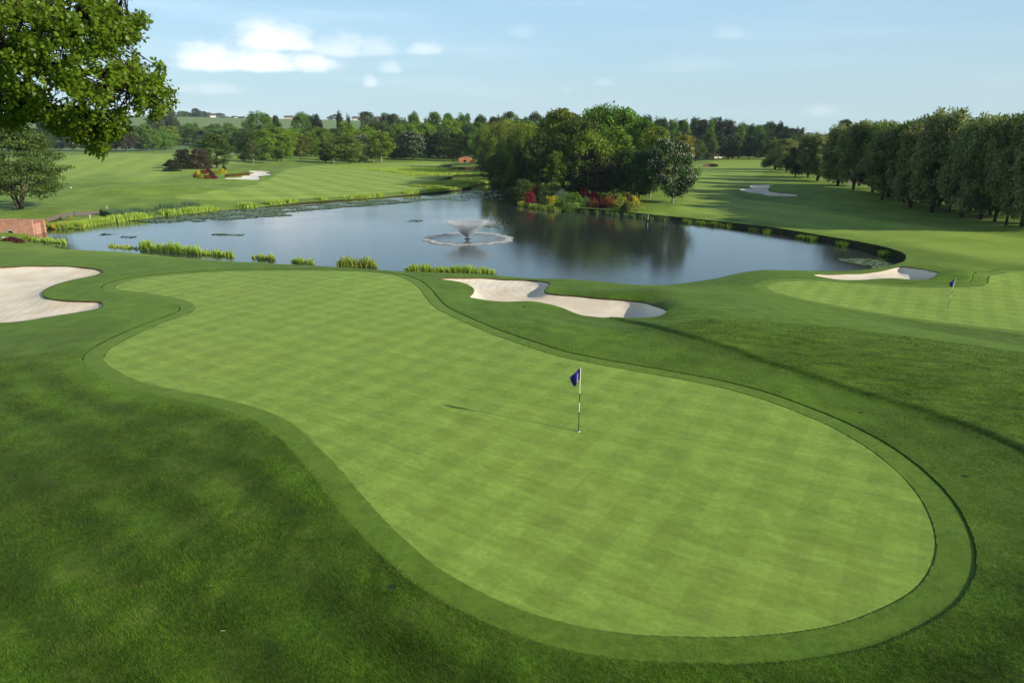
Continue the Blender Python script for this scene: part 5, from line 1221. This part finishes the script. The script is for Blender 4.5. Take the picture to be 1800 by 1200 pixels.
HP = [(-60,60,13),(40,20,13),(60,110,13.5),(20,170,13),(120,60,12.6),(150,130,13.2),(190,60,13.4),(210,130,13),(110,190,13.2),(180,205,13),(235,165,12.8),(60,215,13.6),(0,110,12),(240,60,13.1),(150,240,13.2),(270,185,13)]
par = [None, 0, 0, 12, 1, 2, 4, 5, 3, 8, 7, 3, None, 6, 9, 10]
hub = [at_depth(a, b, c) - O0 for a, b, c in HP]
for i, h in enumerate(hub):
    s = hub[par[i]] if par[i] is not None else (np.array([.0, .1, 4.4]) if i else np.array([.3, 0, 6.2])); rad0 = .16 if par[i] is None else .05 + .035 * (par[i] in (None, 0, 12, 1, 2, 3)); L = np.linalg.norm(h - s)
    w1 = rng.normal(0, .05 * L, 3); w2 = rng.normal(0, .05 * L, 3)
    m.tube([s, s * .66 + h * .34 + w1 + [0, 0, .05 * L], s * .33 + h * .67 + w2, h], [rad0, rad0 * .75, rad0 * .55, rad0 * .38], 7)
for a in range(7):
    e_ = np.array([5.0 * math.cos(a * .9 + .9), 4.2 * math.sin(a * .9 + .9), 9 + (a % 3)]); e_[2] -= O0[2]
    if pxx is not None and not (e_[0] > 3 and abs(e_[1]) < 6): m.tube([(0, .1, 3.6 + .4 * a), e_ * .5 + [0, 0, 2.4], e_], [.16, .10, .03], 6)
HH = np.array(hub)
lt = tips - O0
for j in range(0, len(lt), 2):
    k = np.argmin(((HH - lt[j]) ** 2).sum(1)); s = HH[k]; pk = par[k]
    if np.linalg.norm(s - lt[j]) > 1.3: continue
    if pk is not None: u = rng.random(); s = HH[k] * (1 - u * .8) + HH[pk] * u * .8
    mid = (s + lt[j]) / 2 + rng.normal(0, .05, 3); m.tube([s, mid, lt[j]], [.014, .009, .004], 4)
m.build('trunk', M['dark_bark'], ok, True)

# ------------------------------------------------------------------ real grass blades in the near rough
def near_blades():
    rng = np.random.default_rng(31); n_ = 620000
    th = rng.uniform(-.80, .80, n_); u = rng.random(n_); r = 8.0 * (34.0 / 8.0) ** (u ** .9)
    x = r * np.sin(th); y = r * np.cos(th)
    # drop points on the mown green and collar (nearest grid cell of the distance fields)
    ir = np.clip(np.searchsorted(R, r) - 1, 0, nr - 1); it = np.clip(np.searchsorted(TH, th) - 1, 0, nt_ - 1); gi = ir * nt_ + it
    ok_ = (FIELDS['g1'][gi] > .03)
    for sx, sy in ((688,1031),(1698,837),(1513,725),(1100,585),(920,539)):
        sp_ = on_ground(sx, sy)[0]; ok_ &= np.hypot(x - sp_[0], y - sp_[1]) > .17
    for k_ in ('bl', 'bm', 'g2', 'lake'): ok_ &= FIELDS[k_][gi] > .2
    x, y, r, gi = x[ok_], y[ok_], r[ok_], gi[ok_]; z = V[gi, 2]
    # height by bilinear steps of the grid
    j = ok_.nonzero()[0]; fr = (r - R[ir[j]]) / (R[ir[j] + 1] - R[ir[j]]); ft_ = (th[j] - TH[it[j]]) / (TH[it[j] + 1] - TH[it[j]])
    z = (V[gi, 2] * (1 - fr) + V[gi + nt_, 2] * fr) * (1 - ft_) + (V[gi + 1, 2] * (1 - fr) + V[gi + nt_ + 1, 2] * fr) * ft_
    n_ = len(x); a = rng.uniform(0, 6.28, n_); sc = (r / 12.0) ** .8
    on_c = FIELDS['c1'][gi] < .0; mow = (1 - .35 * (FIELDS['mo'][gi] < 0)) * np.where(on_c, .42, 1.0); z = z - np.where(on_c, .026, 0)
    h = (.055 * rng.uniform(.5, 1.3, n_) * mow * (1 + .35 * np.sin(x * 1.3 + 2 * np.sin(y * .9)) * np.sin(y * 1.7)))[:, None]
    w = np.stack([np.cos(a), np.sin(a), np.zeros(n_)], 1) * (.0042 * sc)[:, None]
    L = np.stack([rng.normal(0, .6, n_), rng.normal(0, .6, n_), np.ones(n_)], 1) * h
    B = np.stack([x, y, z - .004], 1)
    v = np.stack([B - w, B + w, B + L], 1).reshape(-1, 3)
    me = bpy.data.meshes.new('grass_blades'); me.vertices.add(len(v)); me.vertices.foreach_set('co', v.astype(np.float32).ravel())
    me.loops.add(len(v)); me.loops.foreach_set('vertex_index', np.arange(len(v), dtype=np.int32)); me.polygons.add(n_); me.polygons.foreach_set('loop_start', np.arange(n_, dtype=np.int32) * 3)
    at = me.attributes.new('tint', 'FLOAT', 'POINT'); at.data.foreach_set('value', np.repeat(rng.random(n_), 3).astype(np.float32))
    for kk_ in ('c1', 'mo'): a2 = me.attributes.new(kk_, 'FLOAT', 'POINT'); a2.data.foreach_set('value', np.repeat(FIELDS[kk_][gi], 3).astype(np.float32))
    me.update(calc_edges=True)
    o = obj('grass_blades', me, M['blade']); tag(o, 'short grass blades of the rough round the near green', None, None, 'stuff')
m, nt, out = new_mat('grass_blade'); n = N(nt); pos = n.node('ShaderNodeNewGeometry').outputs['Position']; t = n.attr('tint')
big = n.noise(pos, .09, 4, .6); mid = n.noise(pos, .9, 6, .65)
c = n.mix(t, (.028, .072, .003), (.125, .230, .012)); c = n.mix(n.math('MULTIPLY', n.mapr(mid, .5, .72), .5), c, (.15, .19, .03)); c = n.bright(c, n.mapr(big, .35, .68, .8, 1.25)); c = n.bright(c, n.mapr(n.noise(n.vmath('MULTIPLY', pos, (1.0, .5, 1)), 1.7, 6, .75), .3, .7, .64, 1.38)); sxy = n.node('ShaderNodeSeparateXYZ'); n.put(sxy.inputs[0], pos); sc_ = n.math('ADD', n.math('MULTIPLY', sxy.outputs[0], math.cos(math.radians(52))), n.math('MULTIPLY', sxy.outputs[1], math.sin(math.radians(52)))); c = n.bright(c, n.mapr(n.math('SINE', n.math('MULTIPLY', n.math('ADD', sc_, n.math('MULTIPLY', mid, .5)), math.pi / .9)), -.35, .35, .84, 1.14, True)); c = n.bright(c, n.mapr(n.math('MULTIPLY', n.math('SINE', n.math('MULTIPLY', n.attr('c1'), 3.4)), n.mapr(n.attr('c1'), 7, 2, 0, 1)), -1, 1, .82, 1.18)); c = n.bright(c, n.mapr(n.attr('mo'), 1.2, -1.2, 1.0, 1.35, True)); c = n.mix(n.mapr(n.attr('c1'), .02, -.02, 0, .8), c, n.mix(t, (.07, .14, .012), (.16, .26, .03)))
b = n.bsdf(c, .6, .2); tr = n.node('ShaderNodeBsdfTranslucent'); n.put(tr.inputs[0], c); mx = n.node('ShaderNodeMixShader'); mx.inputs[0].default_value = .3
nt.links.new(b.outputs[0], mx.inputs[1]); nt.links.new(tr.outputs[0], mx.inputs[2]); nt.links.new(mx.outputs[0], out.inputs[0]); M['blade'] = m
near_blades()

# ------------------------------------------------------------------ hazy air
m, nt, out = new_mat('haze_air'); v = nt.nodes.new('ShaderNodeVolumePrincipled'); v.inputs['Color'].default_value = (.74, .86, 1.0, 1); v.inputs['Density'].default_value = .00011; v.inputs['Anisotropy'].default_value = .2
nt.links.new(v.outputs[0], out.inputs['Volume'])
mb = MB(); mb.box((0, 0, 22), (6700, 6700, 300)); hz = mb.build('haze', m); tag(hz, 'thin pale blue haze in the air over the whole course', None, None, 'stuff')
S.cycles.volume_bounces = 0

# ------------------------------------------------------------------ sky, sun, camera
W = bpy.data.worlds.new("World"); S.world = W; W.use_nodes = True
nt = W.node_tree; nt.nodes.clear(); n = N(nt)
sky = n.node('ShaderNodeTexSky', sky_type='NISHITA'); sky.sun_disc = False
sky.sun_elevation = SUN_EL; sky.sun_rotation = math.atan2(SUN_V[0], SUN_V[1])
sky.altitude = 50; sky.air_density = 1.0; sky.dust_density = .3; sky.ozone_density = 2.5
tc = n.node('ShaderNodeTexCoord'); D = tc.outputs['Generated']
sp = n.node('ShaderNodeSeparateXYZ'); n.put(sp.inputs[0], D)
az = n.math('ARCTAN2', sp.outputs[0], sp.outputs[1]); el = n.math('ARCSINE', sp.outputs[2])
nv = n.node('ShaderNodeCombineXYZ'); n.put(nv.inputs[0], az); n.put(nv.inputs[1], n.math('MULTIPLY', el, 1.8))
n1 = n.noise(nv.outputs[0], 26, 7, .62); n2 = n.noise(nv.outputs[0], 8, 4, .55)
dist = n.math('ADD', n.math('MULTIPLY', n.math('SUBTRACT', n1, .5), 1.5), n.math('MULTIPLY', n.math('SUBTRACT', n2, .5), .8))
# (pixel x, pixel y of the flat base, half width px, height px, strength)
CLOUDS = [(450,118,150,34,1.0),(370,114,66,40,1.0),(485,80,84,40,.92),(540,116,60,26,.9),(600,92,70,36,.55),(660,90,60,30,.4),(745,90,46,20,.45),(688,122,30,18,.4),(650,147,17,18,.5),(378,160,60,16,.35),
          (920,60,28,18,.16),(1280,62,34,16,.14),(1060,146,20,12,.2),(995,160,12,10,.15),(1445,196,26,12,.2),(330,158,30,12,.25),(1200,120,90,26,.08)]
acc = None; shade = None
for cx, cy, hw, hh, stg in CLOUDS:
    d = ray(cx, cy); a0 = math.atan2(d[0], d[1]); e0 = math.asin(d[2] / np.linalg.norm(d))
    du = n.math('DIVIDE', n.math('SUBTRACT', az, a0), hw / F)
    dv = n.math('SUBTRACT', el, e0)
    up = n.math('DIVIDE', dv, hh / F); dn = n.math('DIVIDE', dv, 6.0 / F + hh * .14 / F)
    dv2 = n.math('MAXIMUM', up, n.math('MULTIPLY', dn, -1))
    r2 = n.math('ADD', n.math('MULTIPLY', du, du), n.math('MULTIPLY', dv2, dv2))
    k = n.math('ADD', n.math('SUBTRACT', 1.0, n.math('SQRT', r2)), n.math('MULTIPLY', dist, .8))
    k = n.math('MULTIPLY', n.mapr(k, .0, .8, 0, 1, True), stg)
    acc = k if acc is None else n.math('MAXIMUM', acc, k)
# thin high veil
nv2 = n.node('ShaderNodeCombineXYZ'); n.put(nv2.inputs[0], n.math('MULTIPLY', n.math('ADD', az, n.math('MULTIPLY', el, 1.5)), 1.6)); n.put(nv2.inputs[1], n.math('MULTIPLY', el, 16))
veil = n.mapr(n.noise(nv2.outputs[0], 1.6, 5, .5), .42, .75, 0, .30, True)
veil = n.math('MULTIPLY', veil, n.mapr(az, .25, -.35, .35, 1))
bg = n.node('ShaderNodeBackground')
low = n.mix(n.mapr(el, 0, .20, 0, 1, True), (5.5, 7.5, 8.1, 1), (4.0, 6.5, 8.6, 1))
low = n.bright(low, n.mapr(az, -.7, .7, 1.08, .86))
skyc = n.mix(n.mapr(el, .12, .75, .85, .0, True), n.bright(sky.outputs[0], .8), low)
c = n.mix(veil, skyc, (8.6, 9.8, 10.4, 1))
c = n.mix(n.math('MULTIPLY', acc, .85), c, (10.6, 11.0, 11.2, 1))
nt.links.new(c, bg.inputs[0]); bg.inputs[1].default_value = .1
wo = n.node('ShaderNodeOutputWorld'); nt.links.new(bg.outputs[0], wo.inputs[0])

ld = bpy.data.lights.new('sun', 'SUN'); ld.energy = 5.0; ld.angle = math.radians(.55); ld.color = (1, .92, .74)
sun = bpy.data.objects.new('sun', ld); COL.objects.link(sun)
from mathutils import Vector, Matrix
sd = Vector((SUN_V[0] * math.cos(SUN_EL), SUN_V[1] * math.cos(SUN_EL), math.sin(SUN_EL)))
sun.rotation_euler = sd.to_track_quat('Z', 'Y').to_euler(); sun.location = (30, -20, 40)

cd = bpy.data.cameras.new('camera'); cam = bpy.data.objects.new('camera', cd); COL.objects.link(cam)
cd.lens = 24; cd.sensor_width = 36; cd.clip_end = 20000; cd.clip_start = .1
cam.location = (0, 0, CAMZ); cam.rotation_euler = (math.pi / 2 - PITCH, 0, 0)
S.camera = cam
S.view_settings.view_transform = 'Standard'; S.view_settings.look = 'None'; S.view_settings.exposure = .3; S.view_settings.gamma = 1
S.cycles.max_bounces = 6; S.cycles.diffuse_bounces = 4; S.cycles.glossy_bounces = 2; S.cycles.transmission_bounces = 3; S.cycles.transparent_max_bounces = 20
